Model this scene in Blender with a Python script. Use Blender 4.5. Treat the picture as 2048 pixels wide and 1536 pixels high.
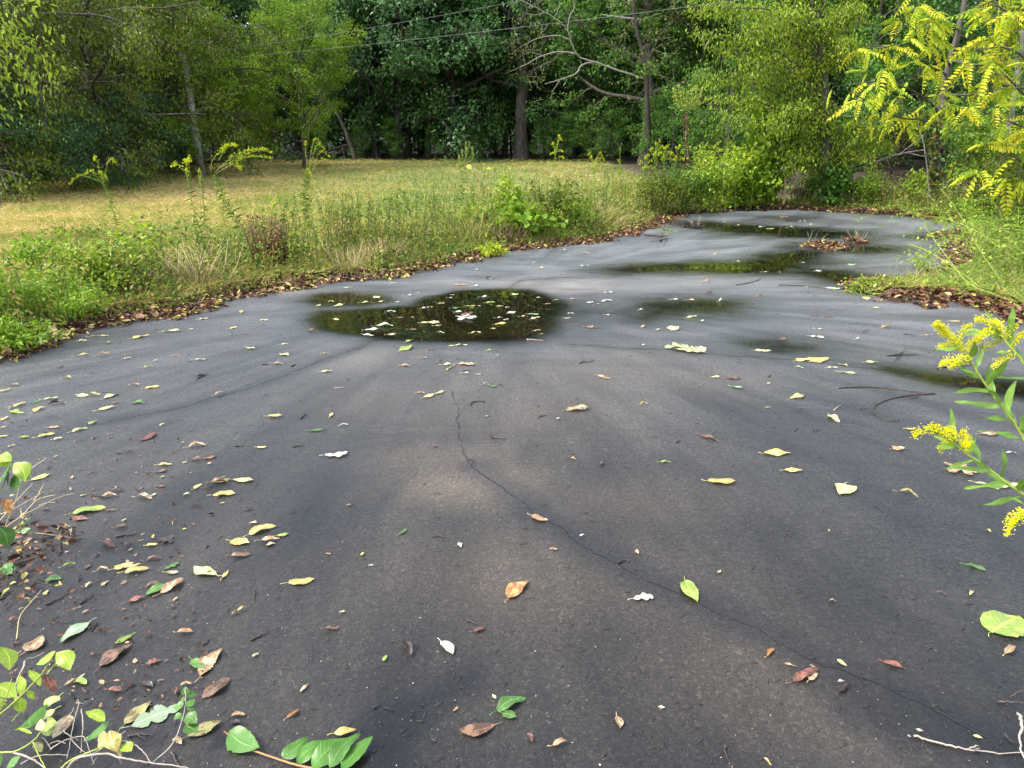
import bpy, math, random
import numpy as np
from mathutils import Vector, Matrix

for o in list(bpy.data.objects):
    bpy.data.objects.remove(o)
S = bpy.context.scene
COL = S.collection
R = math.radians
RS = random.Random(11)
NR = np.random.default_rng(11)

# ------------------------------------------------------------------ camera
CAM_H, PITCH, FOC = 1.55, R(19.0), 1420.0
cam_d = bpy.data.cameras.new('camera')
cam = bpy.data.objects.new('camera', cam_d); COL.objects.link(cam)
cam.location = (0, 0, CAM_H)
cam.rotation_euler = (R(90) - PITCH, 0, 0)
cam_d.sensor_fit = 'HORIZONTAL'; cam_d.sensor_width = 36.0
cam_d.lens = 36.0 * FOC / 2048.0
cam_d.clip_start = 0.05; cam_d.clip_end = 600
S.camera = cam

# ------------------------------------------------------------------ light
SUN_EL, SUN_AZ = R(52), R(255)      # high and veiled, from the left and a little behind
w = bpy.data.worlds.new('World'); S.world = w; w.use_nodes = True
nt = w.node_tree; nt.nodes.clear()
sky = nt.nodes.new('ShaderNodeTexSky'); sky.sky_type = 'NISHITA'; sky.sun_disc = False
sky.sun_elevation = SUN_EL; sky.sun_rotation = SUN_AZ
sky.air_density = 1.0; sky.dust_density = 3.0; sky.ozone_density = 1.0
hs = nt.nodes.new('ShaderNodeHueSaturation'); hs.inputs['Saturation'].default_value = 0.70
bg = nt.nodes.new('ShaderNodeBackground'); bg.inputs['Strength'].default_value = 0.15
ow = nt.nodes.new('ShaderNodeOutputWorld')
nt.links.new(sky.outputs[0], hs.inputs['Color']); nt.links.new(hs.outputs[0], bg.inputs['Color'])
nt.links.new(bg.outputs[0], ow.inputs[0])
sd = bpy.data.lights.new('sun', 'SUN'); sun = bpy.data.objects.new('sun', sd); COL.objects.link(sun)
sd.energy = 1.2; sd.angle = R(14); sd.color = (1.0, 0.96, 0.90)
# Sky Texture: rotation 0 is +Y, growing clockwise seen from above
sdir = Vector((math.sin(SUN_AZ) * math.cos(SUN_EL), math.cos(SUN_AZ) * math.cos(SUN_EL), math.sin(SUN_EL)))
sun.rotation_euler = sdir.to_track_quat('Z', 'Y').to_euler()
sun.location = (0, -5, 30)
S.view_settings.view_transform = 'Standard'; S.view_settings.look = 'None'
S.view_settings.exposure = 1.98; S.view_settings.gamma = 1.0
S.view_settings.use_curve_mapping = False
S.cycles.max_bounces = 6; S.cycles.diffuse_bounces = 3; S.cycles.glossy_bounces = 3
S.cycles.transmission_bounces = 4; S.cycles.transparent_max_bounces = 8
S.cycles.use_denoising = True
S.cycles.sample_clamp_indirect = 6.0

# ------------------------------------------------------------------ pixel <-> place
CP, SP = math.cos(PITCH), math.sin(PITCH)
def ray(px, py):
    x = (px - 1024) / FOC; y = -(py - 768) / FOC
    return Vector((x, CP + y * SP, -SP + y * CP))
def G(px, py, z=0.0):                       # where the sight line meets height z
    r = ray(px, py); t = (z - CAM_H) / r.z
    return Vector((r.x * t, r.y * t, z))
def AT(px, py, Y):                          # point on the sight line at ground distance Y
    r = ray(px, py); t = Y / r.y
    return Vector((r.x * t, Y, CAM_H + r.z * t))
def unit(v):
    return v / np.maximum(np.linalg.norm(v, axis=-1, keepdims=True), 1e-9)

# ------------------------------------------------------------------ object helpers
def link(o, parent=None):
    COL.objects.link(o)
    if parent is not None: o.parent = parent
    return o
def thing(name, label, cat, loc=(0, 0, 0), group=None, rz=0.0):
    o = bpy.data.objects.new(name, None); COL.objects.link(o)
    o.empty_display_size = 0.1
    o.location = loc; o.rotation_euler = (0, 0, rz)
    o['label'] = label; o['category'] = cat
    if group: o['group'] = group
    return o
def tag(o, label, cat, group=None):
    o['label'] = label; o['category'] = cat
    if group: o['group'] = group
    return o
def stuff(o, label=None, cat=None):
    o['kind'] = 'stuff'
    if label: o['label'] = label
    if cat: o['category'] = cat
    return o
def dup(root, loc, rz, sc, label):
    r = root.copy(); COL.objects.link(r)
    r.location = loc; r.rotation_euler = (0, 0, rz); r.scale = sc; r['label'] = label
    for ch in list(root.children):
        c = ch.copy(); COL.objects.link(c); c.parent = r
    return r

class MB:
    """collects vertices and faces and links them as one mesh"""
    def __init__(s): s.V = []; s.F = []; s.A = []; s.U = []; s.n = 0
    def add(s, v, f, rnd=0.5, uv=None):
        v = np.asarray(v, dtype=np.float64).reshape(-1, 3)
        s.V.append(v)
        for a in f: s.F.append(np.asarray(a, dtype=np.int64) + s.n)
        s.A.append(np.broadcast_to(np.asarray(rnd, dtype=np.float64), (len(v),)))
        s.U.append(np.zeros((len(v), 2)) if uv is None else np.asarray(uv, dtype=np.float64))
        s.n += len(v)
    def tube(s, pts, rad, n=6, rnd=0.5, cap=True):
        p = np.array([tuple(q) for q in pts], dtype=float); m = len(p)
        rad = np.broadcast_to(np.asarray(rad, dtype=float), (m,))
        t = unit(np.gradient(p, axis=0))
        ref = np.array([0.31, 0.17, 0.93]) if abs(t[:, 2]).mean() < 0.8 else np.array([0.93, 0.2, 0.1])
        a = unit(np.cross(t, ref)); b = np.cross(t, a)
        th = np.arange(n) * 2 * math.pi / n
        ring = a[:, None, :] * np.cos(th)[None, :, None] + b[:, None, :] * np.sin(th)[None, :, None]
        v = (p[:, None, :] + ring * rad[:, None, None]).reshape(-1, 3)
        i = np.arange(m - 1)[:, None] * n; j = np.arange(n)[None, :]; k = (j + 1) % n
        q = np.stack([i + j, i + k, i + n + k, i + n + j], -1).reshape(-1, 4)
        fs = [q]
        if cap:
            v = np.vstack([v, p[:1], p[-1:]]); c0, c1 = m * n, m * n + 1
            jj = np.arange(n); kk = (jj + 1) % n
            fs.append(np.stack([np.full(n, c0), kk, jj], -1))
            fs.append(np.stack([np.full(n, c1), (m - 1) * n + jj, (m - 1) * n + kk], -1))
        s.add(v, fs, rnd)
    def leaves(s, T, P, D, N, L, W, rnd):
        """T=(verts,faces,uv); one template leaf set at every P, pointing along D, face up along N"""
        tv, tf, tu = T; n = len(P)
        D = unit(D); X = unit(np.cross(D, N)); Z = np.cross(X, D)
        L = np.broadcast_to(L, (n,)); W = np.broadcast_to(W, (n,))
        v = (P[:, None, :] + tv[None, :, 0, None] * X[:, None, :] * W[:, None, None]
             + tv[None, :, 1, None] * D[:, None, :] * L[:, None, None]
             + tv[None, :, 2, None] * Z[:, None, :] * L[:, None, None]).reshape(-1, 3)
        off = (np.arange(n) * len(tv))[:, None, None]
        fs = [(np.asarray(f)[None] + off).reshape(-1, len(f[0])) for f in tf]
        s.add(v, fs, np.repeat(np.broadcast_to(rnd, (n,)), len(tv)), np.tile(tu, (n, 1)))
    def mesh(s, name, mat, smooth=False):
        V = np.concatenate(s.V); me = bpy.data.meshes.new(name)
        me.vertices.add(len(V)); me.vertices.foreach_set('co', V.astype(np.float32).ravel())
        tri = [f for f in s.F if f.shape[1] == 3]; qd = [f for f in s.F if f.shape[1] == 4]
        tri = np.concatenate(tri) if tri else np.zeros((0, 3), int); qd = np.concatenate(qd) if qd else np.zeros((0, 4), int)
        li = np.concatenate([tri.ravel(), qd.ravel()])
        tot = np.concatenate([np.full(len(tri), 3), np.full(len(qd), 4)])
        st = np.concatenate([[0], np.cumsum(tot)[:-1]])
        me.loops.add(len(li)); me.loops.foreach_set('vertex_index', li.astype(np.int32))
        me.polygons.add(len(tot)); me.polygons.foreach_set('loop_start', st.astype(np.int32))
        me.polygons.foreach_set('loop_total', tot.astype(np.int32))
        if smooth: me.polygons.foreach_set('use_smooth', np.ones(len(tot), bool))
        a = me.attributes.new('rnd', 'FLOAT', 'POINT'); a.data.foreach_set('value', np.concatenate(s.A).astype(np.float32))
        u = me.attributes.new('lv', 'FLOAT_VECTOR', 'POINT')
        uu = np.concatenate(s.U); uu = np.hstack([uu, np.zeros((len(uu), 1))]); u.data.foreach_set('vector', uu.astype(np.float32).ravel())
        me.update(calc_edges=True)
        me.materials.append(mat)
        return me
    def build(s, name, mat, parent=None, smooth=False):
        return link(bpy.data.objects.new(name, s.mesh(name, mat, smooth)), parent)

# leaf templates: x across (-.5...5), y along (0..1), z up
def tmpl(ys, ws, fold=0.12, arch=0.0, droop=0.0):
    """midrib column plus two side columns"""
    v, uv = [], []
    for y, w_ in zip(ys, ws):
        z0 = arch * math.sin(math.pi * y) - droop * y * y
        v += [(-w_ * .5, y, z0 + fold * w_), (0, y, z0), (w_ * .5, y, z0 + fold * w_)]
        uv += [(-w_, y), (0, y), (w_, y)]
    f = []
    for i in range(len(ys) - 1):
        a = 3 * i
        f += [(a, a + 1, a + 4, a + 3), (a + 1, a + 2, a + 5, a + 4)]
    return np.array(v, float), [np.array(f)], np.array(uv, float)
T4 = (np.array([(0, 0, 0), (-.5, .45, .06), (0, 1, -.05), (.5, .45, .06)], float), [np.array([(0, 2, 1), (0, 3, 2)])],
      np.array([(0, 0), (-1, .45), (0, 1), (1, .45)], float))
TG = (np.array([(-.5, 0, 0), (.5, 0, 0), (0, 1, 0)], float), [np.array([(0, 1, 2)])], np.array([(-1, 0), (1, 0), (0, 1)], float))
TG2 = (np.array([(-.5, 0, 0), (.5, 0, 0), (-.4, .5, 0.03), (.4, .5, 0.03), (0, 1, -.12)], float),
       [np.array([(0, 1, 3, 2)]), np.array([(2, 3, 4)])], np.array([(-1, 0), (1, 0), (-1, .5), (1, .5), (0, 1)], float))
T6 = (np.array([(0, 0, 0), (-.5, .35, .08), (-.36, .7, .04), (0, 1, -.1), (.36, .7, .04), (.5, .35, .08)], float),
      [np.array([(0, 3, 2, 1), (0, 5, 4, 3)])], np.array([(0, 0), (-1, .35), (-.7, .7), (0, 1), (.7, .7), (1, .35)], float))
TOV = tmpl([0, .12, .3, .5, .7, .87, 1], [.02, .55, .95, 1, .78, .4, .01], .1, 0, .18)
TLA = tmpl([0, .15, .35, .6, .8, 1], [.15, .75, 1, .8, .45, .01], .12, 0, .22)

def rdir(n, up=0.0, spread=1.0):
    v = NR.normal(size=(n, 3)) * spread; v[:, 2] += up
    return unit(v)

# ------------------------------------------------------------------ materials
def newmat(name):
    m = bpy.data.materials.new(name); m.use_nodes = True; m.node_tree.nodes.clear()
    return m, m.node_tree.nodes, m.node_tree.links
def N_(nodes, kind, **kw):
    n = nodes.new('ShaderNode' + kind)
    for k, v in kw.items():
        if k in n.inputs: n.inputs[k].default_value = v
        else: setattr(n, k, v)
    return n
def ramp(nodes, stops, interp='LINEAR'):
    r = nodes.new('ShaderNodeValToRGB'); cr = r.color_ramp; cr.interpolation = interp
    while len(cr.elements) > 1: cr.elements.remove(cr.elements[-1])
    cr.elements[0].position = stops[0][0]; cr.elements[0].color = (*stops[0][1], 1)
    for p, c in stops[1:]:
        e = cr.elements.new(p); e.color = (*c, 1)
    return r
def foliage(name, stops, trans=0.35, rough=0.45, clump=0.5, cs=0.6, spec=0.4):
    """leaf colour from the per-leaf random value, drifting from clump to clump"""
    m, n, l = newmat(name)
    at = N_(n, 'Attribute', attribute_name='rnd')
    tc = N_(n, 'TexCoord'); no = N_(n, 'TexNoise', Scale=cs, Detail=3.0)
    l.new(tc.outputs['Object'], no.inputs['Vector'])
    oi = N_(n, 'ObjectInfo')
    a = N_(n, 'Math', operation='MULTIPLY_ADD'); a.inputs[1].default_value = clump; a.inputs[2].default_value = -clump * .5
    l.new(no.outputs['Fac'], a.inputs[0])
    b = N_(n, 'Math', operation='ADD'); l.new(at.outputs['Fac'], b.inputs[0]); l.new(a.outputs[0], b.inputs[1])
    rp = ramp(n, stops); l.new(b.outputs[0], rp.inputs[0])
    hsv = N_(n, 'HueSaturation')
    hv = N_(n, 'MapRange'); hv.inputs['To Min'].default_value = .82; hv.inputs['To Max'].default_value = 1.18
    l.new(oi.outputs['Random'], hv.inputs['Value']); l.new(hv.outputs[0], hsv.inputs['Value'])
    l.new(rp.outputs[0], hsv.inputs['Color'])
    p = N_(n, 'BsdfPrincipled', Roughness=rough); p.inputs['Specular IOR Level'].default_value = spec * .55
    l.new(hsv.outputs[0], p.inputs['Base Color'])
    t = N_(n, 'BsdfTranslucent'); l.new(hsv.outputs[0], t.inputs['Color'])
    mx = N_(n, 'MixShader', Fac=trans); l.new(p.outputs[0], mx.inputs[1]); l.new(t.outputs[0], mx.inputs[2])
    o = N_(n, 'OutputMaterial'); l.new(mx.outputs[0], o.inputs[0])
    return m
def bark(name, c0, c1, scale=12, rough=0.85, bump=0.6, stretch=0.2):
    m, n, l = newmat(name)
    tc = N_(n, 'TexCoord'); mp = N_(n, 'Mapping'); mp.inputs['Scale'].default_value = (1, 1, stretch)
    no = N_(n, 'TexNoise', Scale=scale, Detail=6.0, Roughness=0.65)
    l.new(tc.outputs['Object'], mp.inputs[0]); l.new(mp.outputs[0], no.inputs['Vector'])
    rp = ramp(n, [(.32, c0), (.68, c1)]); l.new(no.outputs['Fac'], rp.inputs[0])
    p = N_(n, 'BsdfPrincipled', Roughness=rough); l.new(rp.outputs[0], p.inputs['Base Color'])
    bu = N_(n, 'Bump', Strength=bump, Distance=0.02); l.new(no.outputs['Fac'], bu.inputs['Height']); l.new(bu.outputs[0], p.inputs['Normal'])
    o = N_(n, 'OutputMaterial'); l.new(p.outputs[0], o.inputs[0])
    return m
def deadleaf(name, c, dark, spots=0.5, rough=0.38, trans=0.15):
    """single fallen leaf: midrib, side veins, blotches of decay"""
    m, n, l = newmat(name)
    at = N_(n, 'Attribute', attribute_name='lv'); sx = N_(n, 'SeparateXYZ'); l.new(at.outputs['Vector'], sx.inputs[0])
    ab = N_(n, 'Math', operation='ABSOLUTE'); l.new(sx.outputs[0], ab.inputs[0])
    # midrib
    mid = N_(n, 'MapRange'); mid.inputs['From Min'].default_value = 0.03; mid.inputs['From Max'].default_value = 0.12
    mid.inputs['To Min'].default_value = 1; mid.inputs['To Max'].default_value = 0; l.new(ab.outputs[0], mid.inputs['Value'])
    # side veins: stripes in v - 0.4*|u|
    k = N_(n, 'Math', operation='MULTIPLY_ADD'); k.inputs[1].default_value = -0.22; l.new(ab.outputs[0], k.inputs[0]); l.new(sx.outputs[1], k.inputs[2])
    k2 = N_(n, 'Math', operation='MULTIPLY'); k2.inputs[1].default_value = 58.0; l.new(k.outputs[0], k2.inputs[0])
    sn = N_(n, 'Math', operation='SINE'); l.new(k2.outputs[0], sn.inputs[0])
    vn = N_(n, 'MapRange'); vn.inputs['From Min'].default_value = .8; vn.inputs['From Max'].default_value = 1.0; l.new(sn.outputs[0], vn.inputs['Value'])
    vm = N_(n, 'Math', operation='MULTIPLY'); vm.inputs[1].default_value = .4; l.new(vn.outputs[0], vm.inputs[0])
    mxv = N_(n, 'Math', operation='MAXIMUM'); l.new(vm.outputs[0], mxv.inputs[0]); l.new(mid.outputs[0], mxv.inputs[1])
    tc = N_(n, 'TexCoord'); oi = N_(n, 'ObjectInfo')
    no = N_(n, 'TexNoise', Scale=38.0, Detail=4.0, Roughness=.6); no.noise_dimensions = '4D'
    l.new(tc.outputs['Object'], no.inputs['Vector'])
    kk = N_(n, 'Math', operation='MULTIPLY'); kk.inputs[1].default_value = 40; l.new(oi.outputs['Random'], kk.inputs[0]); l.new(kk.outputs[0], no.inputs['W'])
    rp = ramp(n, [(.62 - spots * .3, tuple(dark)), (.62 - spots * .3 + .1, tuple(c))]); l.new(no.outputs['Fac'], rp.inputs[0])
    hsv = N_(n, 'HueSaturation'); hv = N_(n, 'MapRange'); hv.inputs['To Min'].default_value = .72; hv.inputs['To Max'].default_value = 1.2
    l.new(oi.outputs['Random'], hv.inputs['Value']); l.new(hv.outputs[0], hsv.inputs['Value']); l.new(rp.outputs[0], hsv.inputs['Color'])
    mc = N_(n, 'MixRGB'); mc.inputs[2].default_value = (*[min(1, x * 1.35 + .03) for x in c], 1)
    sc = N_(n, 'Math', operation='MULTIPLY'); sc.inputs[1].default_value = .55; l.new(mxv.outputs[0], sc.inputs[0])
    l.new(sc.outputs[0], mc.inputs[0]); l.new(hsv.outputs[0], mc.inputs[1])
    p = N_(n, 'BsdfPrincipled', Roughness=rough); l.new(mc.outputs[0], p.inputs['Base Color'])
    bu = N_(n, 'Bump', Strength=.5, Distance=.002); l.new(mxv.outputs[0], bu.inputs['Height']); l.new(bu.outputs[0], p.inputs['Normal'])
    t = N_(n, 'BsdfTranslucent'); l.new(mc.outputs[0], t.inputs['Color'])
    mx = N_(n, 'MixShader', Fac=trans); l.new(p.outputs[0], mx.inputs[1]); l.new(t.outputs[0], mx.inputs[2])
    o = N_(n, 'OutputMaterial'); l.new(mx.outputs[0], o.inputs[0])
    return m
LC = {  # colour code: (name used in labels, colour, decay colour, spots)
    'y': ('yellow', (.66, .58, .18), (.42, .31, .09), .40), 'p': ('pale yellow', (.70, .69, .38), (.42, .40, .17), .24),
    'w': ('whitish', (.66, .68, .58), (.42, .42, .33), .25), 'g': ('green', (.11, .27, .04), (.07, .14, .03), .3),
    'l': ('yellow-green', (.38, .50, .07), (.18, .25, .05), .3), 't': ('tan', (.60, .45, .26), (.26, .15, .07), .42),
    'o': ('orange', (.55, .29, .10), (.24, .11, .04), .45), 'b': ('brown', (.19, .105, .06), (.06, .033, .02), .6),
    'd': ('nearly black', (.045, .03, .026), (.018, .012, .010), .6), 'r': ('reddish brown', (.24, .095, .06), (.09, .04, .025), .5),
    'v': ('olive', (.30, .28, .10), (.13, .09, .03), .55), 's': ('pale grey-green', (.40, .54, .36), (.24, .32, .18), .2),
}
LM = {k: deadleaf('leaf_' + v[0].replace(' ', '_').replace('-', '_'), v[1], v[2], v[3]) for k, v in LC.items()}
M_TWIG = bark('twig_wood', (.02, .014, .012), (.07, .05, .04), 60, .5, .3, 1)
M_TWIG_PALE = bark('pale_twig_wood', (.22, .18, .14), (.42, .36, .29), 50, .6, .3, 1)

# ------------------------------------------------------------------ pavement outline (seen edge)
EPX_L = [(0, 716), (60, 697), (130, 668), (250, 640), (385, 620), (440, 600), (520, 584), (600, 572), (700, 560), (800, 553), (870, 540),
         (950, 515), (1060, 497), (1150, 487), (1220, 480), (1290, 458), (1340, 436), (1400, 425), (1500, 421), (1600, 419),
         (1700, 425), (1830, 433), (1900, 445)]
EPX_R = [(1925, 458), (1888, 472), (1935, 484), (1905, 500), (1905, 520), (1900, 536), (1850, 556), (1760, 567), (1705, 575), (1745, 588), (1790, 604), (1850, 603), (1900, 600), (1960, 613), (2048, 642)]
edge_L = [G(*p).xy for p in EPX_L]; edge_R = [G(*p).xy for p in EPX_R]
near_L = [(-2.3, -3), (-2.1, 1.3), (-1.98, 1.9), (-1.90, 2.25), (-2.1, 2.5), (-2.7, 2.7), (-3.2, 3.4), (-4.4, 4.1), (-4.35, 4.8)]
near_R = [(5.6, 5.9), (4.5, 4.4), (3.4, 3.1), (2.5, 2.0), (2.1, 1.0), (2.0, -3)]
POLY = np.array([tuple(p) for p in near_L] + [tuple(p) for p in edge_L] + [tuple(p) for p in edge_R] + [tuple(p) for p in near_R])
def sdist(poly, x, y):
    """signed distance to a closed polygon, negative inside"""
    x = np.asarray(x, float); y = np.asarray(y, float)
    sh = x.shape; x = x.ravel(); y = y.ravel()
    d = np.full(x.shape, 1e9); ins = np.zeros(x.shape, bool)
    n = len(poly)
    for i in range(n):
        ax, ay = poly[i]; bx, by = poly[(i + 1) % n]
        ex, ey = bx - ax, by - ay
        t = np.clip(((x - ax) * ex + (y - ay) * ey) / (ex * ex + ey * ey + 1e-12), 0, 1)
        d = np.minimum(d, (x - ax - t * ex) ** 2 + (y - ay - t * ey) ** 2)
        if ay != by:
            ins ^= ((ay > y) != (by > y)) & (x < ex * (y - ay) / (by - ay) + ax)
    d = np.sqrt(d)
    return np.where(ins, -d, d).reshape(sh)
def sm(a, b, x):
    t = np.clip((np.asarray(x, float) - a) / (b - a), 0, 1); return t * t * (3 - 2 * t)
def vnoise(x, y, s, seed=0):
    """cheap smooth value noise"""
    x = np.asarray(x, float) * s + seed * 17.3; y = np.asarray(y, float) * s + seed * 9.1
    xi = np.floor(x); yi = np.floor(y); fx = x - xi; fy = y - yi
    fx = fx * fx * (3 - 2 * fx); fy = fy * fy * (3 - 2 * fy)
    h = lambda a, b: np.modf(np.abs(np.sin(a * 127.1 + b * 311.7 + seed) * 43758.5453))[0]
    return (h(xi, yi) * (1 - fx) + h(xi + 1, yi) * fx) * (1 - fy) + (h(xi, yi + 1) * (1 - fx) + h(xi + 1, yi + 1) * fx) * fy
def HF(x, y, d=None):
    """height of the ground"""
    if d is None: d = sdist(POLY, x, y)
    nz = vnoise(x, y, 4, 1) * .5 + vnoise(x, y, 11, 2) * .5
    e = -0.03 + sm(-.14, .22, d + (nz - .5) * .22) * .075
    fld = .52 * sm(14, 40, y) + .05 * (vnoise(x, y, .35, 3) - .5) * sm(.5, 3, d)
    far = 2.5 * sm(60, 110, y)
    return e + fld + far + .03 * (vnoise(x, y, 1.7, 4) - .5) * sm(.3, 2, d)
def Hs(x, y): return float(HF(np.array([x]), np.array([y]))[0])
def GF(px, py):
    """sight line meets the real ground"""
    p = G(px, py, 0.03)
    for _ in range(12):
        z = Hs(p.x, p.y); r = ray(px, py)
        if r.z > -1e-3: break
        p = G(px, py, z)
        if p.y > 60: break
    return p
def at_ground(px, Y):
    """ground point seen in picture column px at distance Y"""
    z = 0.3
    X = 0.0
    for _ in range(3):
        dep = Y * CP + (CAM_H - z) * SP; X = (px - 1024) / FOC * dep; z = Hs(X, Y)
    return Vector((X, Y, z))

def grid(xs, ys):
    X, Y = np.meshgrid(xs, ys); nx, ny = len(xs), len(ys)
    i = (np.arange(ny - 1)[:, None] * nx + np.arange(nx - 1)[None, :]).ravel()
    q = np.stack([i, i + 1, i + nx + 1, i + nx], -1)
    return X.ravel(), Y.ravel(), q
def steps(a, b, d0, d1):
    out = [a]
    while out[-1] < b:
        t = (out[-1] - a) / (b - a); out.append(out[-1] + d0 + (d1 - d0) * t)
    return out
# ------------------------------------------------------------------ ground
def ground_mat():
    m, n, l = newmat('soil_and_turf')
    geo = N_(n, 'NewGeometry'); sx = N_(n, 'SeparateXYZ'); l.new(geo.outputs['Position'], sx.inputs[0])
    at = N_(n, 'Attribute', attribute_name='rnd')
    n1 = N_(n, 'TexNoise', Scale=2.2, Detail=8.0, Roughness=.7); l.new(geo.outputs['Position'], n1.inputs['Vector'])
    n2 = N_(n, 'TexNoise', Scale=30.0, Detail=5.0, Roughness=.7); l.new(geo.outputs['Position'], n2.inputs['Vector'])
    soil = ramp(n, [(.35, (.018, .014, .009)), (.65, (.065, .045, .026))]); l.new(n2.outputs['Fac'], soil.inputs[0])
    turf = ramp(n, [(.35, (.07, .09, .022)), (.5, (.20, .17, .06)), (.65, (.40, .31, .13))]); l.new(n2.outputs['Fac'], turf.inputs[0])
    mx = N_(n, 'MixRGB'); l.new(at.outputs['Fac'], mx.inputs[0]); l.new(soil.outputs[0], mx.inputs[1]); l.new(turf.outputs[0], mx.inputs[2])
    p = N_(n, 'BsdfPrincipled', Roughness=.9); l.new(mx.outputs[0], p.inputs['Base Color'])
    bu = N_(n, 'Bump', Strength=.8, Distance=.03); l.new(n2.outputs['Fac'], bu.inputs['Height']); l.new(bu.outputs[0], p.inputs['Normal'])
    o = N_(n, 'OutputMaterial'); l.new(p.outputs[0], o.inputs[0])
    return m
xs = [-260, -180, -120, -80, -55, -40] + list(np.arange(-30, -8, .5)) + list(np.arange(-8, 12, .085)) + list(np.arange(12, 30, .5)) + [31, 45, 70, 110, 170, 260]
ys = [-60, -30, -15, -8, -5] + steps(-3, 20, .06, .16) + steps(20.4, 60, .3, 2) + [70, 90, 120, 170, 240, 330]
X, Y, Q = grid(xs, ys)
D = sdist(POLY, X, Y)
Z = HF(X, Y, D)
g = MB(); g.add(np.stack([X, Y, Z], -1), [Q], sm(.5, 1.6, D) * (1 - sm(17, 21, Y) * sm(2, 6, X)) * (1 - sm(36, 41, Y + 0.0 * X)))
gr = g.build('ground', ground_mat(), smooth=True); gr['kind'] = 'structure'

# ------------------------------------------------------------------ puddles
PUD = [  # polygon in picture pixels, fade half-width m, strength
    ('m', [(622, 640), (640, 622), (740, 619), (830, 612), (850, 597), (920, 584), (1000, 579), (1060, 582), (1108, 598), (1128, 612), (1112, 640), (1105, 665), (1075, 680), (1000, 685), (880, 684), (780, 680), (690, 672), (640, 658)], .07, 1.0),
    ('m', [(612, 604), (632, 592), (700, 585), (755, 590), (775, 602), (730, 611), (650, 614)], .09, .85),
    ('m', [(1212, 540), (1270, 531), (1380, 529), (1480, 522), (1535, 510), (1600, 503), (1650, 505), (1645, 520), (1605, 535), (1592, 548), (1500, 546), (1400, 542), (1290, 546), (1240, 546)], .16, 1.0),
    ('m', [(1600, 536), (1680, 545), (1760, 556), (1800, 566), (1790, 577), (1740, 572), (1660, 559), (1600, 549)], .16, .9),
    ('m', [(1350, 443), (1420, 446), (1500, 451), (1570, 455), (1640, 459), (1700, 465), (1690, 473), (1600, 473), (1500, 468), (1440, 458), (1380, 450)], .3, 1.0),
    ('m', [(1640, 492), (1720, 487), (1800, 494), (1790, 501), (1700, 505), (1650, 503)], .22, .8),
    ('m', [(1590, 486), (1640, 484), (1650, 494), (1600, 498), (1560, 494)], .2, .6),
    ('f', [(1260, 617), (1300, 601), (1400, 599), (1480, 608), (1440, 620), (1350, 633), (1280, 638)], .16, .8),
    ('f', [(1490, 690), (1560, 684), (1640, 694), (1630, 703), (1550, 702)], .12, .7),
    ('f', [(1780, 740), (1850, 749), (1960, 760), (2100, 770), (2180, 800), (2048, 798), (1950, 780), (1870, 765)], .08, .95),
    ('f', [(1830, 473), (1880, 471), (1895, 476), (1850, 479)], .2, .7),
    ('f', [(1520, 434), (1620, 433), (1660, 441), (1600, 446), (1530, 443)], .4, .5),
    ('f', [(1130, 600), (1200, 610), (1240, 622), (1200, 640), (1130, 650), (1100, 630)], .2, .45),
]
PWP = [(k, np.array([tuple(G(*q).xy) for q in pts]), f, st) for k, pts, f, st in PUD]
CR1 = [(905, 780), (925, 890), (945, 935), (1000, 970), (1060, 1020), (1110, 1050), (1190, 1105), (1250, 1135), (1330, 1175), (1400, 1205), (1480, 1245), (1560, 1285), (1650, 1330), (1760, 1370), (1830, 1400), (1930, 1460), (2000, 1490)]
CR2 = [(760, 676), (730, 690), (660, 715), (560, 755), (500, 776), (440, 793), (370, 812), (300, 828), (230, 842)]
CR3 = [(1110, 688), (1180, 690), (1240, 696), (1340, 700), (1430, 709), (1560, 718), (1660, 728), (1780, 742), (1900, 760), (2048, 782)]
CR4 = [(960, 600), (1010, 582), (1040, 561), (1110, 556), (1200, 551), (1230, 549)]
def wpath(px): return np.array([tuple(G(*q).xy) for q in px])
def dline(path, x, y):
    d = np.full(x.shape, 1e9)
    for (ax, ay), (bx, by) in zip(path[:-1], path[1:]):
        ex, ey = bx - ax, by - ay
        t = np.clip(((x - ax) * ex + (y - ay) * ey) / (ex * ex + ey * ey + 1e-12), 0, 1)
        d = np.minimum(d, (x - ax - t * ex) ** 2 + (y - ay - t * ey) ** 2)
    return np.sqrt(d)
xs = np.arange(-6.6, 10.6, .06); ys = steps(-3, 19.5, .045, .13)
X, Y, Q = grid(xs, ys)
D = sdist(POLY, X, Y)
film = np.zeros(X.shape)
nzp = vnoise(X, Y, 2.2, 5) * .6 + vnoise(X, Y, 6, 6) * .4 - .5
for k, pl, f, st in PWP:
    dd = sdist(pl, X, Y) + nzp * f * 1.2
    film = np.maximum(film, st * (1 - sm(-f * .8, f * 4.2, dd)))
for path, wd, st in ((CR1[2:], .085, .62), (CR2, .08, .6), (CR3, .05, .4), (CR4, .06, .3)):
    d = dline(wpath(path), X, Y) + (vnoise(X, Y, 3, 8) - .5) * .05
    film = np.maximum(film, st * (1 - sm(wd * .3, wd * 1.6, d)))
for pts, st in (([(1540, 1270), (1640, 1300), (1760, 1400), (1880, 1500), (1700, 1440), (1600, 1350)], .55),
                ([(700, 1536), (740, 1440), (860, 1390), (950, 1350), (930, 1375), (850, 1420), (800, 1480), (780, 1560)], .6),
                ([(1075, 1536), (1100, 1490), (1120, 1500), (1110, 1560)], .45),
                ([(750, 1020), (780, 985), (800, 960), (790, 985)], .4)):
    d = sdist(wpath(pts), X, Y) + nzp * .08
    film = np.maximum(film, st * (1 - sm(-.01, .09, d)))
keep = (D[Q].min(axis=1) < 1.2)
Q = Q[keep]
tanm = np.zeros(X.shape)
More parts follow.
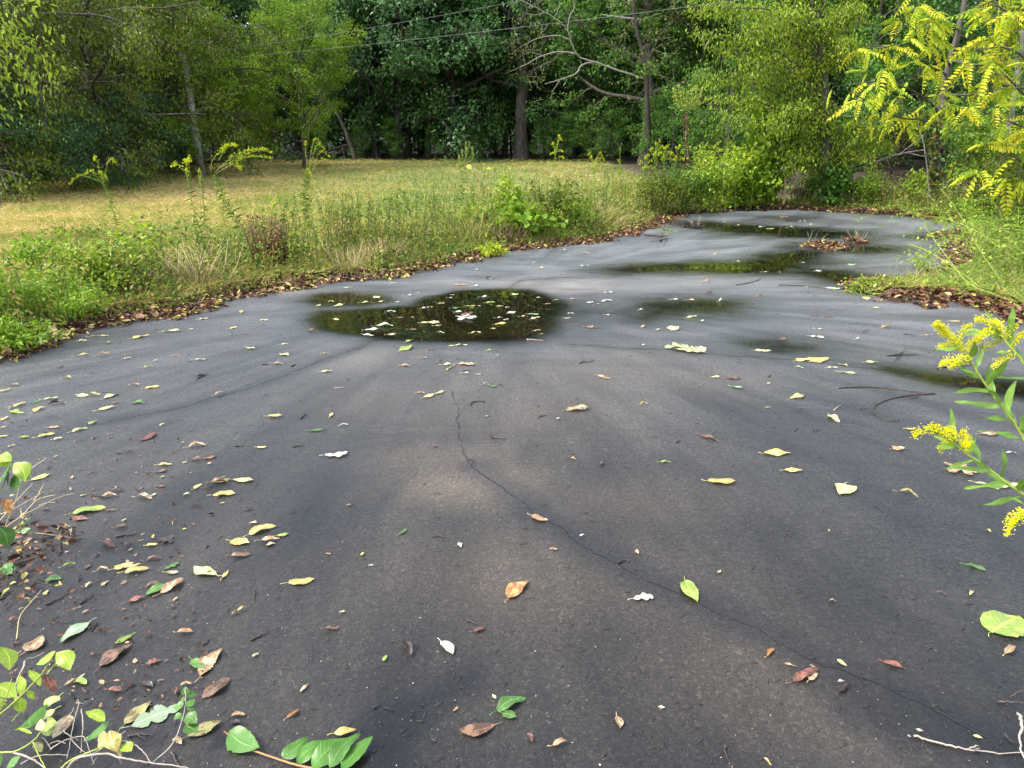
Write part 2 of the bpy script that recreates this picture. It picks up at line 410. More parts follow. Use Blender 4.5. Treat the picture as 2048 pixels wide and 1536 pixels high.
for cx, cy, rx, ry, st in ((940, 965, .42, .28, 1), (905, 915, .5, .3, .6), (1150, 745, .7, .5, .5), (1100, 572, 1.3, .5, .9), (720, 720, .5, .5, .55), (1400, 560, 2.2, .5, .5), (1240, 720, .7, .45, .45), (1000, 1150, .5, .4, .35), (1500, 1330, .5, .4, .3), (1250, 1000, .6, .35, .35), (1010, 800, 1.3, 1.0, .40), (760, 800, .5, .6, .4), (1330, 760, 1.0, .5, .45), (1120, 1150, .9, .5, .3), (560, 583, .8, .25, .9)):
    c = G(cx, cy); q = ((X - c.x) / rx) ** 2 + ((Y - c.y) / ry) ** 2
    tanm = np.maximum(tanm, st * np.exp(-q * 1.3))
g = MB(); g.add(np.stack([X, Y, np.zeros_like(X)], -1), [Q], film, np.stack([tanm, D], -1))
def pad_mat():
    m, n, l = newmat('wet_pavement')
    geo = N_(n, 'NewGeometry'); pos = geo.outputs['Position']
    at = N_(n, 'Attribute', attribute_name='rnd'); al = N_(n, 'Attribute', attribute_name='lv')
    sx = N_(n, 'SeparateXYZ'); l.new(al.outputs['Vector'], sx.inputs[0])
    def noise(scale, det, rough=.6, stretch=None, rot=0, dist=0.0):
        t = N_(n, 'TexNoise', Scale=scale, Detail=det, Roughness=rough, Distortion=dist)
        if stretch:
            mp = N_(n, 'Mapping'); mp.inputs['Scale'].default_value = stretch; mp.inputs['Rotation'].default_value = (0, 0, rot)
            l.new(pos, mp.inputs[0]); l.new(mp.outputs[0], t.inputs['Vector'])
        else: l.new(pos, t.inputs['Vector'])
        return t
    big = noise(.75, 5, .6, (1, .7, 1), .3, .6)
    # drainage and tyre smears fan out from the far middle of the slab
    vs = N_(n, 'VectorMath', operation='SUBTRACT'); vs.inputs[1].default_value = (-.25, 7.6, 0); l.new(pos, vs.inputs[0])
    vn_ = N_(n, 'VectorMath', operation='NORMALIZE'); l.new(vs.outputs[0], vn_.inputs[0]); vl = N_(n, 'VectorMath', operation='LENGTH'); l.new(vs.outputs[0], vl.inputs[0])
    vsc = N_(n, 'VectorMath', operation='SCALE'); vsc.inputs['Scale'].default_value = 7.0; l.new(vn_.outputs[0], vsc.inputs[0])
    cz = N_(n, 'CombineXYZ'); lm_ = N_(n, 'Math', operation='MULTIPLY'); lm_.inputs[1].default_value = .38; l.new(vl.outputs['Value'], lm_.inputs[0]); l.new(lm_.outputs[0], cz.inputs[2])
    va = N_(n, 'VectorMath', operation='ADD'); l.new(vsc.outputs[0], va.inputs[0]); l.new(cz.outputs[0], va.inputs[1])
    streak0 = N_(n, 'TexNoise', Scale=1.7, Detail=9.0, Roughness=.66, Distortion=.25); l.new(va.outputs[0], streak0.inputs['Vector'])
    far_ = N_(n, 'MapRange'); far_.inputs['From Min'].default_value = 1.0; far_.inputs['From Max'].default_value = 3.6; l.new(vl.outputs['Value'], far_.inputs['Value'])
    plain = noise(1.6, 6, .6, (.8, 1.4, 1), .2, .6)
    streak = N_(n, 'MixRGB'); l.new(far_.outputs[0], streak.inputs[0]); l.new(plain.outputs['Fac'], streak.inputs[1]); l.new(streak0.outputs['Fac'], streak.inputs[2])
    class _S: outputs = {'Fac': streak.outputs[0]}
    streak = _S
    stone = N_(n, 'TexVoronoi', Scale=150.0); l.new(pos, stone.inputs['Vector'])
    stone2 = N_(n, 'TexVoronoi', Scale=62.0); l.new(pos, stone2.inputs['Vector'])
    fine = noise(55, 6, .75)
    grit = noise(380, 3, .7)
    speck = N_(n, 'TexVoronoi', Scale=110.0); l.new(pos, speck.inputs['Vector'])
    def math_(op, a, b):
        k = N_(n, 'Math', operation=op)
        for i, q in enumerate((a, b)):
            if isinstance(q, (int, float)): k.inputs[i].default_value = q
            else: l.new(q, k.inputs[i])
        return k.outputs[0]
    # colour: dark aggregate with brown and grey drift
    c1 = ramp(n, [(.39, (.0060, .0062, .0065)), (.50, (.0145, .0140, .0132)), (.62, (.032, .0295, .0265))])
    f = math_('ADD', math_('MULTIPLY', big.outputs['Fac'], .44), math_('ADD', math_('MULTIPLY', streak.outputs['Fac'], .36), math_('MULTIPLY', fine.outputs['Fac'], .22)))
    l.new(f, c1.inputs[0])
    c2 = N_(n, 'MixRGB'); c2.inputs[2].default_value = (.110, .090, .067, 1)
    tm = math_('MULTIPLY', sx.outputs[0], math_('ADD', math_('MULTIPLY', fine.outputs['Fac'], .9), math_('MULTIPLY', streak.outputs['Fac'], .5)))
    l.new(tm, c2.inputs[0]); l.new(c1.outputs[0], c2.inputs[1])
    gr_ = ramp(n, [(.38, (.25, .25, .25)), (.60, (1.9, 1.85, 1.8))]); l.new(grit.outputs['Fac'], gr_.inputs[0])
    c3 = N_(n, 'MixRGB', blend_type='MULTIPLY'); c3.inputs[0].default_value = .9; l.new(c2.outputs[0], c3.inputs[1]); l.new(gr_.outputs[0], c3.inputs[2])
    # single stones of the aggregate, paler and darker
    ss = N_(n, 'SeparateColor'); l.new(stone.outputs['Color'], ss.inputs[0]); ss2 = N_(n, 'SeparateColor'); l.new(stone2.outputs['Color'], ss2.inputs[0])
    st_ = ramp(n, [(0, (.35, .35, .35)), (.6, (.9, .88, .85)), (.85, (1.6, 1.5, 1.35)), (1, (3.6, 3.3, 2.8))]); l.new(math_('ADD', math_('MULTIPLY', ss.outputs[0], .72), math_('MULTIPLY', ss2.outputs[1], .28)), st_.inputs[0])
    c3b = N_(n, 'MixRGB', blend_type='MULTIPLY'); c3b.inputs[0].default_value = .5; l.new(c3.outputs[0], c3b.inputs[1]); l.new(st_.outputs[0], c3b.inputs[2]); c3 = c3b
    # pale grains in the surface
    sp = N_(n, 'MapRange'); sp.inputs['From Min'].default_value = .10; sp.inputs['From Max'].default_value = .04; l.new(speck.outputs['Distance'], sp.inputs['Value'])
    cs = N_(n, 'SeparateColor'); l.new(speck.outputs['Color'], cs.inputs[0])
    sel = math_('GREATER_THAN', cs.outputs[0], .93)
    c4 = N_(n, 'MixRGB'); c4.inputs[2].default_value = (.40, .37, .31, 1); l.new(math_('MULTIPLY', math_('MULTIPLY', sp.outputs[0], sel), .35), c4.inputs[0]); l.new(c3.outputs[0], c4.inputs[1])
    # under standing water the bed is darker, with algae
    c5 = N_(n, 'MixRGB'); c5.inputs[2].default_value = (.0035, .0034, .0028, 1); l.new(math_('MULTIPLY', at.outputs['Fac'], .85), c5.inputs[0]); l.new(c4.outputs[0], c5.inputs[1])
    p = N_(n, 'BsdfPrincipled'); l.new(c5.outputs[0], p.inputs['Base Color'])
    # roughness: drying streaks are matte, wet films are smooth
    rr = math_('ADD', .0, math_('ADD', math_('MULTIPLY', streak.outputs['Fac'], .52), math_('MULTIPLY', big.outputs['Fac'], .46)))
    rr = math_('ADD', rr, math_('MULTIPLY', sx.outputs[0], .12))
    inv = math_('SUBTRACT', 1.0, math_('MULTIPLY', at.outputs['Fac'], .82))
    rr = math_('MULTIPLY', rr, inv)
    l.new(rr, p.inputs['Roughness'])
    p.inputs['IOR'].default_value = 1.38
    # rough wet grain brightens at grazing angles, unevenly
    g1 = N_(n, 'MapRange'); g1.inputs['From Min'].default_value = .38; g1.inputs['From Max'].default_value = .60; g1.inputs['To Min'].default_value = .4; g1.inputs['To Max'].default_value = 1.6; l.new(fine.outputs['Fac'], g1.inputs['Value'])
    g2 = N_(n, 'MapRange'); g2.inputs['From Min'].default_value = .34; g2.inputs['From Max'].default_value = .66; g2.inputs['To Min'].default_value = .6; g2.inputs['To Max'].default_value = 1.5; l.new(streak.outputs['Fac'], g2.inputs['Value'])
    l.new(math_('MULTIPLY', math_('MULTIPLY', inv, .54), math_('MULTIPLY', g1.outputs[0], g2.outputs[0])), p.inputs['Sheen Weight']); p.inputs['Sheen Roughness'].default_value = .27
    bu = N_(n, 'Bump', Distance=.0014); l.new(math_('MULTIPLY', inv, .8), bu.inputs['Strength'])
    l.new(math_('ADD', math_('MULTIPLY', grit.outputs['Fac'], .5), math_('ADD', math_('MULTIPLY', fine.outputs['Fac'], .6), math_('MULTIPLY', stone.outputs['Distance'], -.5))), bu.inputs['Height'])
    und = noise(1.1, 3, .5, (.8, 1.25, 1), .5, .5)
    bw = N_(n, 'Bump', Distance=.014, Strength=1.0); l.new(und.outputs['Fac'], bw.inputs['Height']); l.new(bu.outputs[0], bw.inputs['Normal'])
    l.new(bw.outputs[0], p.inputs['Normal'])
    o = N_(n, 'OutputMaterial'); l.new(p.outputs[0], o.inputs[0])
    return m
pad = g.build('pavement', pad_mat(), smooth=True); pad['kind'] = 'structure'

def water_mat():
    m, n, l = newmat('standing_water')
    at = N_(n, 'Attribute', attribute_name='rnd'); geo = N_(n, 'NewGeometry')
    no = N_(n, 'TexNoise', Scale=1.6, Detail=3.0); l.new(geo.outputs['Position'], no.inputs['Vector'])
    rp = ramp(n, [(.35, (.005, .004, .002)), (.7, (.013, .009, .004))]); l.new(no.outputs['Fac'], rp.inputs[0])
    p = N_(n, 'BsdfPrincipled', Roughness=.015, IOR=1.36); l.new(rp.outputs[0], p.inputs['Base Color'])
    t = N_(n, 'BsdfTransparent'); mx = N_(n, 'MixShader')
    l.new(at.outputs['Fac'], mx.inputs[0]); l.new(t.outputs[0], mx.inputs[1]); l.new(p.outputs[0], mx.inputs[2])
    o = N_(n, 'OutputMaterial'); l.new(mx.outputs[0], o.inputs[0])
    return m
M_WATER = water_mat()
for k, pl, f, st in PWP:
    lo = pl.min(0) - f * 3; hi = pl.max(0) + f * 3
    sp_ = .035 if hi[1] < 9 else .06
    X, Y, Q = grid(np.arange(lo[0], hi[0], sp_), np.arange(lo[1], hi[1], sp_))
    nz = vnoise(X, Y, 2.2, 5) * .6 + vnoise(X, Y, 6, 6) * .4 - .5
    a = st * (1 - sm(-f * 2.2, f * 1.2, sdist(pl, X, Y) + nz * f * 2.4 + (vnoise(X, Y, 19, 15) - .5) * f * .7))
    if k == 'f': a *= .75
    Q = Q[a[Q].max(axis=1) > .003]
    g = MB(); g.add(np.stack([X, Y, np.full_like(X, .0025)], -1), [Q], a)
    pu = g.build('puddle', M_WATER, smooth=True); pu['kind'] = 'structure'

# cracks: thin ragged strips of dark wet joint
M_CRACK = bark('dark_crack', (.006, .005, .005), (.014, .012, .011), 40, .5, .2, 1)
for path, wd in ((CR1, .0068), (CR2, .008), (CR3, .008), (CR4, .010)):
    wp = wpath(path); pts = []
    for a, b in zip(wp[:-1], wp[1:]):
        n_ = max(2, int(np.linalg.norm(b - a) / .025))
        for i in range(n_): pts.append(a + (b - a) * i / n_)
    pts = np.array(pts); t = unit(np.gradient(pts, axis=0)); nn = np.stack([-t[:, 1], t[:, 0]], -1)
    pts = pts + nn * (NR.normal(size=(len(pts), 1)) * .003 + (vnoise(pts[:, 0], pts[:, 1], 9, 3)[:, None] - .5) * .035)
    hw = wd * np.clip(.15 + 1.1 * vnoise(pts[:, 0], pts[:, 1], 14, 4) + .25 * NR.normal(size=len(pts)), .05, 1.3)[:, None] * .5
    v = np.concatenate([pts + nn * hw, pts - nn * hw]); n_ = len(pts)
    v = np.hstack([v, np.full((len(v), 1), .0012)])
    i = np.arange(n_ - 1)
    g = MB(); g.add(v, [np.stack([i, i + 1, i + 1 + n_, i + n_], -1)])
    for _ in range(int(len(pts) * .05)):       # short side cracks and crumbled spots
        k = NR.integers(2, len(pts) - 2); a = pts[k]; d_ = nn[k] * NR.choice([-1, 1]) * .8 + t[k] * NR.choice([-1, 1]); m_ = NR.integers(3, 9)
        q = [a]
        for __ in range(m_): q.append(q[-1] + d_ / np.linalg.norm(d_) * .014 + NR.normal(size=2) * .006)
        q = np.array(q); tq = unit(np.gradient(q, axis=0)); nq = np.stack([-tq[:, 1], tq[:, 0]], -1); h_ = (wd * .35 * np.linspace(1, .1, len(q)) * NR.uniform(.4, 1.4, len(q)))[:, None]
        vv = np.concatenate([q + nq * h_, q - nq * h_]); j = np.arange(len(q) - 1); g.add(np.hstack([vv, np.full((len(vv), 1), .0014)]), [np.stack([j, j + 1, j + 1 + len(q), j + len(q)], -1)])
    c = g.build('pavement_crack', M_CRACK); c['kind'] = 'structure'
# ------------------------------------------------------------------ fallen leaves, one object each
# regions of close study: origin and scale from study coordinates to photograph pixels
REG = {'A': (0, 400, 2.926), 'B': (600, 400, 2.926), 'C': (1250, 400, 2.926), 'D': (0, 850, 2.239), 'E': (650, 850, 2.239),
       'F': (1300, 850, 2.239), 'J': (0, 1200, 4.571), 'K': (400, 1380, 5.12), 'L': (0, 880, 4.267)}
# x0 y0 x1 y1 colour shape   (shape: o oval, n narrow, c curled, k oak-lobed, s serrate, m maple, f scrap, h broad round)
LEAF = {
'A': '''140 895 225 893 p o;85 955 105 925 y c;440 918 540 912 y n;570 915 655 905 t c;725 935 775 925 t o;1005 915 1055 910 t o;895 945 925 940 p f;1140 937 1205 937 p n;590 797 640 797 y o;460 828 510 826 p o;
610 840 675 840 g n;760 820 885 790 y o;520 803 580 798 y n;1345 757 1392 745 y o;1155 635 1205 632 w k;1165 700 1220 695 p o;945 775 1075 770 p n;1100 760 1135 757 p f;1405 668 1418 650 y c;1340 793 1380 787 g c;
1450 865 1500 875 p o;1645 848 1685 845 p o;1645 905 1690 915 p h;1595 960 1655 962 t o;1880 1010 1945 1003 p o;1885 900 1925 898 y n;1800 768 1850 765 o c;1520 707 1570 707 p f;1525 740 1555 738 b c;835 985 900 978 l n;
370 1045 420 1050 y c;330 990 385 970 d c;525 1015 560 1020 d c;60 1085 110 1090 o c;0 1125 65 1110 y o;765 1085 815 1085 t c;850 1105 942 1094 y o;1150 1045 1215 1020 d c;460 1145 520 1150 p h;525 1143 590 1145 y c;
610 1165 700 1135 p o;775 1190 845 1195 g o;1250 1150 1320 1125 t c;575 1235 675 1212 p o;515 1320 570 1297 l o;420 1360 515 1340 p o;820 1415 910 1365 r s;280 1337 355 1335 t o;210 1400 340 1365 y c;315 1408 370 1400 p o;
125 1390 175 1390 l h;45 1450 95 1437 p n;0 1390 50 1385 y o;0 1340 45 1332 y o;5 1295 50 1275 y o;530 1410 565 1385 r c;1100 1455 1210 1435 t c;1805 1355 1910 1350 g n;1570 1270 1660 1268 y o;1930 1275 1948 1250 y n;
1505 1450 1565 1448 y o;1990 1325 2040 1320 w c;65 1240 140 1250 l o;80 1215 155 1190 y o;200 1245 265 1215 y o;190 1190 250 1175 g o;255 1170 345 1160 p n;280 1200 390 1195 d c;45 1235 80 1210 v c;265 1270 315 1268 d c;655 1190 700 1190 b c;935 1325 962 1312 p f''',
'B': '''95 625 120 615 p f;195 630 270 610 p o;350 605 420 607 p n;440 603 510 598 p n;435 575 470 565 p h;560 600 590 600 w h;165 597 200 597 p f;200 700 230 705 p h;715 635 755 630 w o;760 628 782 628 p f;510 655 560 655 w o;
565 692 615 690 b o;650 690 670 690 w f;710 720 820 715 p k;785 738 830 735 p n;420 740 560 745 s s;380 765 470 760 w o;370 790 430 798 w o;510 790 570 788 p o;635 760 690 760 t n;810 775 845 785 s c;885 637 940 632 g o;
910 660 955 657 w h;975 622 1030 622 p n;1040 622 1060 622 t h;1055 570 1110 570 w o;1090 605 1145 602 l o;1155 625 1190 625 p h;1220 665 1265 655 w h;1290 685 1335 685 t o;1335 670 1400 675 s s;1355 700 1405 690 p o;
1140 733 1220 725 y o;1120 755 1148 752 p h;1000 782 1060 780 p n;1145 692 1190 692 w n;1190 705 1220 700 w f;1240 555 1280 555 p h;1380 572 1410 572 w f;1435 612 1470 610 t o;810 608 850 607 p o;865 575 900 573 w o;
880 560 905 558 p f;1200 632 1225 630 w f;615 560 680 558 w n;680 545 705 543 w f;890 497 985 497 t o;1010 510 1060 507 w n;530 487 560 487 w k;250 515 310 512 s o;1370 770 1415 765 t o;1400 795 1430 790 o c;1665 745 1745 750 o s;
1620 735 1655 735 r o;1785 675 1820 675 p o;1545 695 1585 693 p n;1565 667 1605 667 w f;1675 605 1715 600 w k;1720 613 1760 612 w n;1765 597 1825 592 w k;1485 590 1515 588 w o;1575 583 1620 583 t n;1780 545 1835 543 w n;
1640 387 1690 385 w k;1395 400 1440 400 y o;1355 368 1385 366 w f;1530 297 1570 297 w n;1655 310 1695 313 p o;1790 330 1815 330 g o;1520 437 1560 437 t c;1090 470 1110 455 d c;1105 468 1130 466 w f;1020 410 1060 410 w n;
585 885 655 855 l o;620 835 665 820 l o;750 885 790 872 r c;715 875 733 875 b f;870 860 900 858 p f;905 853 980 853 p n;1090 885 1125 880 l o;1145 912 1165 910 w f;700 930 750 928 t n;900 935 945 935 g c;790 960 835 945 r c;
590 970 645 975 t s;830 968 905 972 p n;925 962 1030 967 t s;945 1018 995 1018 w n;1030 1022 1060 1022 p f;685 1130 730 1130 t s;725 1160 790 1140 p o;790 1140 845 1122 p n;1065 1085 1110 1090 t c;1110 1092 1165 1095 g o;1155 1083 1188 1088 d c;
1745 1030 1820 1050 t s;1555 1235 1695 1222 t s;1990 1205 2035 1197 y c;1085 1270 1105 1265 y f;1375 1208 1405 1213 d c;1500 1285 1520 1280 w f;415 1027 435 1025 d c;270 1050 290 1060 d c;775 1445 800 1450 b c;2000 748 2025 740 t o''',
'C': '''455 485 500 480 t c;475 555 512 545 r c;770 570 805 563 o c;500 315 555 315 y n;640 360 685 360 w n;265 585 320 585 w o;350 590 420 588 t s;550 598 590 592 w c;365 690 420 685 p o;445 712 458 705 w f;270 765 310 745 p h;
180 765 215 765 w c;80 650 110 645 w c;100 745 118 740 t o;335 782 350 782 w f;760 883 855 888 p o;875 820 960 828 b s;1000 945 1080 935 y o;1095 955 1190 925 y h;1255 960 1310 985 y c;1185 985 1245 987 p n;1250 1010 1365 1025 p n;
1405 955 1480 952 p o;1000 975 1050 988 s c;1115 755 1170 763 p n;1085 800 1165 808 w k;1340 820 1395 828 w c;1505 755 1540 740 o c;1090 680 1135 680 b c;1170 690 1210 685 r c;1440 630 1495 640 p o;1900 713 1970 715 y n;1745 795 1800 795 t n;
505 1040 550 1035 p k;590 1045 680 1050 b s;620 1095 690 1112 s o;830 1080 855 1075 p f;500 992 518 992 d c;965 1165 1050 1150 y s;820 1218 850 1215 l o;995 1230 1045 1240 d c;1195 1265 1255 1308 p o;1645 1345 1700 1340 y o;
1565 1460 1635 1455 t h;435 1375 555 1420 b n;1675 1160 1720 1155 d c;800 425 840 428 w o;895 425 915 425 w f;1110 418 1155 415 w o;1310 385 1350 375 s k;1025 370 1060 370 w f;560 130 600 130 w o;785 160 815 158 w o;650 150 680 150 p o;
830 170 870 168 p o;925 165 1010 160 p n;910 103 960 103 o m;1080 145 1105 143 y o;1020 127 1060 125 w n;1190 157 1220 155 d c;1170 512 1260 526 w k;1045 515 1085 513 w o;1900 330 1940 330 w n;95 850 120 848 w f''',
'D': '''325 400 480 380 l o;330 415 400 425 r o;470 388 520 388 b n;440 335 530 320 t c;420 315 460 325 d c;490 300 560 295 d c;510 292 530 275 y c;360 322 388 315 y o;185 382 218 385 b c;140 250 230 222 y o;195 205 240 185 d c;
520 125 550 132 d c;555 120 595 122 d c;240 150 262 140 l o;710 182 770 180 y c;690 215 755 205 b c;715 240 740 232 s f;815 175 840 170 y c;850 160 905 162 b c;905 155 970 140 b s;925 180 960 175 t c;870 290 905 270 y o;945 260 1040 250 v o;
960 255 1010 235 p n;920 285 1035 265 b c;1045 248 1138 255 p s;1130 275 1158 258 d c;955 320 1055 315 y s;1080 390 1135 372 d n;820 318 855 316 p c;705 275 740 280 r o;615 325 680 335 t c;675 322 700 312 p f;855 375 880 355 d c;985 355 1010 350 l o;
1115 445 1155 443 t c;1115 495 1240 458 y o;1035 525 1118 535 y h;1165 525 1255 510 t c;1240 500 1298 488 l o;1190 545 1235 537 p f;1035 592 1125 580 b c;310 500 318 465 t c;258 525 285 488 y c;470 520 505 560 r c;515 465 575 455 b c;
540 440 570 420 p c;620 525 645 518 y n;630 500 650 490 y n;655 545 710 535 y c;680 518 690 492 y c;705 515 770 530 d k;550 548 600 543 d c;575 570 590 560 t f;815 470 840 468 l f;980 510 990 492 b c;510 650 600 622 y o;560 665 670 650 y o;
540 640 630 630 y n;650 612 725 600 r c;735 650 800 620 g k;750 590 775 592 d f;745 665 800 668 t c;970 678 870 640 p s;995 690 1025 652 y n;1290 712 1412 692 y s;655 768 760 715 g o;720 760 825 695 t s;575 798 650 775 r o;645 735 725 712 b c;
770 800 800 770 y c;1030 865 1075 838 b c;1060 845 1110 818 y c;430 665 490 650 t c;455 725 490 700 t o;375 740 420 700 t c;380 650 412 628 b o;275 648 345 620 l c;205 700 277 695 g h;195 765 218 742 y o;35 885 90 870 r c;80 838 105 825 t c;
400 890 270 985 s o;120 1020 195 950 t h;590 945 512 985 l o;450 1088 592 990 b o;400 1040 450 1025 r c;620 1080 655 1050 d c;655 1080 720 1060 r k;898 1130 995 1010 t s;860 1055 925 1095 g o;905 1230 1030 1140 b s;795 935 865 935 o c;
1455 920 1520 915 b c;805 1175 865 1165 t c;640 1150 680 1190 d c;490 1190 550 1205 r c;1130 1045 1160 1030 p f;1345 1205 1385 1165 t n;1280 1330 1345 1265 o c;1035 1310 1100 1305 t c;1030 1335 1080 1345 d c;835 1405 995 1335 v s;
775 1415 815 1440 t o;560 1345 680 1240 v o;590 1355 800 1270 s k;285 1175 345 1140 t n;340 1150 390 1170 l o;345 1148 385 1122 p n;905 990 935 960 d f''',
'E': '''760 1350 590 1375 b s;770 1287 900 1232 g o;795 1300 860 1320 g h;520 980 572 1038 w o;352 960 382 1060 d c;822 782 912 705 o o;665 930 718 912 r o;925 410 1000 435 t o;330 495 365 470 g n;158 593 180 570 y c;195 632 215 632 w f;
600 530 608 553 w f;1005 560 1040 565 t c;1140 505 1165 495 w c;480 98 505 105 r c;1095 152 1125 162 o c;95 365 120 360 t c;1380 785 1468 778 w k;1395 565 1405 585 t o;260 1062 278 1035 l o;1500 170 1548 172 l n;905 1375 928 1440 r c;
1020 1450 1088 1418 t c;1305 1312 1320 1370 t o;750 1212 765 1230 p f;40 1387 140 1370 y o;5 580 20 582 o f;65 845 80 842 p f;0 140 100 130 w k;575 1285 590 1270 t f''',
'F': '''510 130 630 128 y o;465 175 495 185 b c;602 207 682 209 y o;258 255 385 258 y s;872 268 850 318 p h;1100 295 1210 338 v c;1455 262 1560 296 p n;1570 285 1670 270 p n;1385 230 1392 182 t m;1475 42 1560 42 t s;1590 128 1640 130 w n;
158 704 212 802 l o;1400 622 1515 672 g c;1275 750 1330 775 r c;1435 770 1442 745 y c;1405 800 1440 803 d f;800 790 835 800 t c;1525 935 1655 868 l h;1600 1045 1608 985 t c;1635 905 1680 925 t o;530 1050 550 995 o c;600 1072 655 1088 t n;
640 1155 755 1098 r n;710 1150 750 1120 t o;715 1078 738 1092 t o;838 1055 880 1085 p o;840 1155 855 1155 w f;1045 1068 1137 1100 r o;855 1215 882 1155 d c;1445 1395 1490 1410 p o;1187 1368 1205 1372 w f;512 1495 542 1534 y n;35 1268 60 1272 p f;
790 470 803 490 t c;305 605 328 612 d c;300 665 315 655 t f;1512 470 1525 485 y o''',
}
KINDW = {'o': 'oval leaf', 'n': 'narrow leaf', 'c': 'curled leaf', 'k': 'lobed oak leaf', 's': 'toothed leaf', 'm': 'star-shaped leaf', 'f': 'leaf scrap', 'h': 'broad round leaf'}
KNAME = {'k': 'oak_leaf', 'f': 'leaf_scrap', 'm': 'maple_leaf'}
def leaf_profile(kind, t, ph):
    if kind == 'n': w_ = math.sin(math.pi * t ** .8) ** .8 * .26
    elif kind == 'h': w_ = math.sin(math.pi * t ** .62) ** .85 * .74
    elif kind == 'k': w_ = (.10 + .58 * math.sin(math.pi * min(1, t ** 1.15)) ** .8) * (.40 + .60 * abs(math.sin(t * math.pi * 2.5 + .25))) * (1 + .15 * math.sin(ph + t * 5))
    elif kind == 's': w_ = math.sin(math.pi * t ** .75) ** .8 * .44 * (1 + .10 * math.sin(t * 75))
    elif kind == 'f': w_ = .45 * math.sin(math.pi * t) ** .5 * (1 + .3 * math.sin(t * 9 + ph))
    elif kind == 'm': w_ = .5
    elif kind == 'c': w_ = math.sin(math.pi * t ** .8) ** .7 * .42 * (1 + .12 * math.sin(t * 14 + ph))
    else: w_ = math.sin(math.pi * t ** .72) ** .85 * .46 * (1 + .03 * math.sin(t * 50 + ph))
    return w_
def leaf_mesh(kind, L, rs, curl=None, stem=True):
    """leaf lying along +Y from 0 to L, returned as MB in local metres"""
    mb = MB()
    ph = rs.random() * 6
    if curl is None:
        curl = {'c': rs.uniform(1.5, 3.4), 'f': rs.uniform(.2, .8), 'o': rs.uniform(.15, .75), 'n': rs.uniform(.2, .9), 'k': rs.uniform(.1, .5), 's': rs.uniform(.2, .8), 'h': rs.uniform(.1, .6), 'm': .4}[kind]
    if kind == 'm':
        n = 40; v = [(0, 0, .004)]; uv = [(0, .4)]
        for i in range(n):
            a = i / n * 2 * math.pi
            r = (.28 + .26 * abs(math.cos(2.5 * (a - math.pi / 2))) ** 1.5) * (1 + .06 * rs.uniform(-1, 1)) * L
            if abs(a - 1.5 * math.pi) < .3: r *= .45
            v.append((r * math.cos(a), r * math.sin(a) + L * .45, .002 + .03 * L * math.sin(3 * a + ph) + .05 * L)); uv.append((math.cos(2.5 * (a - math.pi / 2)), .5))
        v[0] = (0, L * .45, .006)
        f = [(0, 1 + i, 1 + (i + 1) % n) for i in range(n)]
        mb.add(v, [np.array(f)], .5, uv)
    else:
        ns = 34 if kind in 'ks' else 14 if L > .07 else 9
        cols = [-1, -.55, 0, .55, 1]
        v, uv = [], []
        arch = rs.uniform(-.04, .10) if kind != 'c' else rs.uniform(.0, .22)
        bend = rs.uniform(-.12, .12); tw = rs.uniform(-.5, .5) * (1 if kind == 'c' else .25)
        for i in range(ns + 1):
            t = i / ns; w_ = leaf_profile(kind, min(max(t, .004), .996), ph) * L * .5
            if kind == 'k': pass
            y = t * L; cx = bend * L * math.sin(math.pi * t)
            cz = arch * L * math.sin(math.pi * t)
            wl = rs.uniform(.94, 1.06); wr = rs.uniform(.94, 1.06)
            for c in cols:
                wd = abs(c) * w_ * (wl if c < 0 else wr)
                ang = curl * (.6 + .5 * math.sin(t * 3 + ph)) * .5
                # roll the blade upward along an arc
                if ang > .02:
                    rr = w_ / ang if ang else 1e9
                    a = ang * abs(c) * (1.0 if abs(c) > .6 else 1.0)
                    dx = rr * math.sin(a) * (wd / (abs(c) * w_ + 1e-9) if c else 1); dz = rr * (1 - math.cos(a))
                else: dx, dz = wd, 0
                px_ = math.copysign(dx, c) if c else 0
                rip = .035 * L * math.sin(9 * t + ph + c * 2) * abs(c)
                tt = tw * (t - .5)
                yk = .16 * wd if kind == 'k' else (.5 * wd * (1 - t)) if kind == 's' else 0
                v.append((cx + px_ * math.cos(tt), y + yk, max(0, cz + dz + rip + px_ * math.sin(tt) + .0)))
                uv.append((c, t))
        f = []
        for i in range(ns):
            for j in range(4):
                a = i * 5 + j; f.append((a, a + 1, a + 6, a + 5))
        v = np.array(v); v[:, 2] -= v[:, 2].min()
        mb.add(v, [np.array(f)], .5, uv)
        if stem and kind not in 'f' and L > .04:
            k = min(.3, .022 / L + .05)
            z0 = v[2][2]
            mb.tube([(v[2][0], 0.01 * L, z0 + .0006), (rs.uniform(-.03, .03) * L, -k * L * .5, max(.0012, z0 * .6)), (rs.uniform(-.08, .08) * L, -k * L, .0012)], [.0011, .0009, .0012], 4, .5)
    return mb
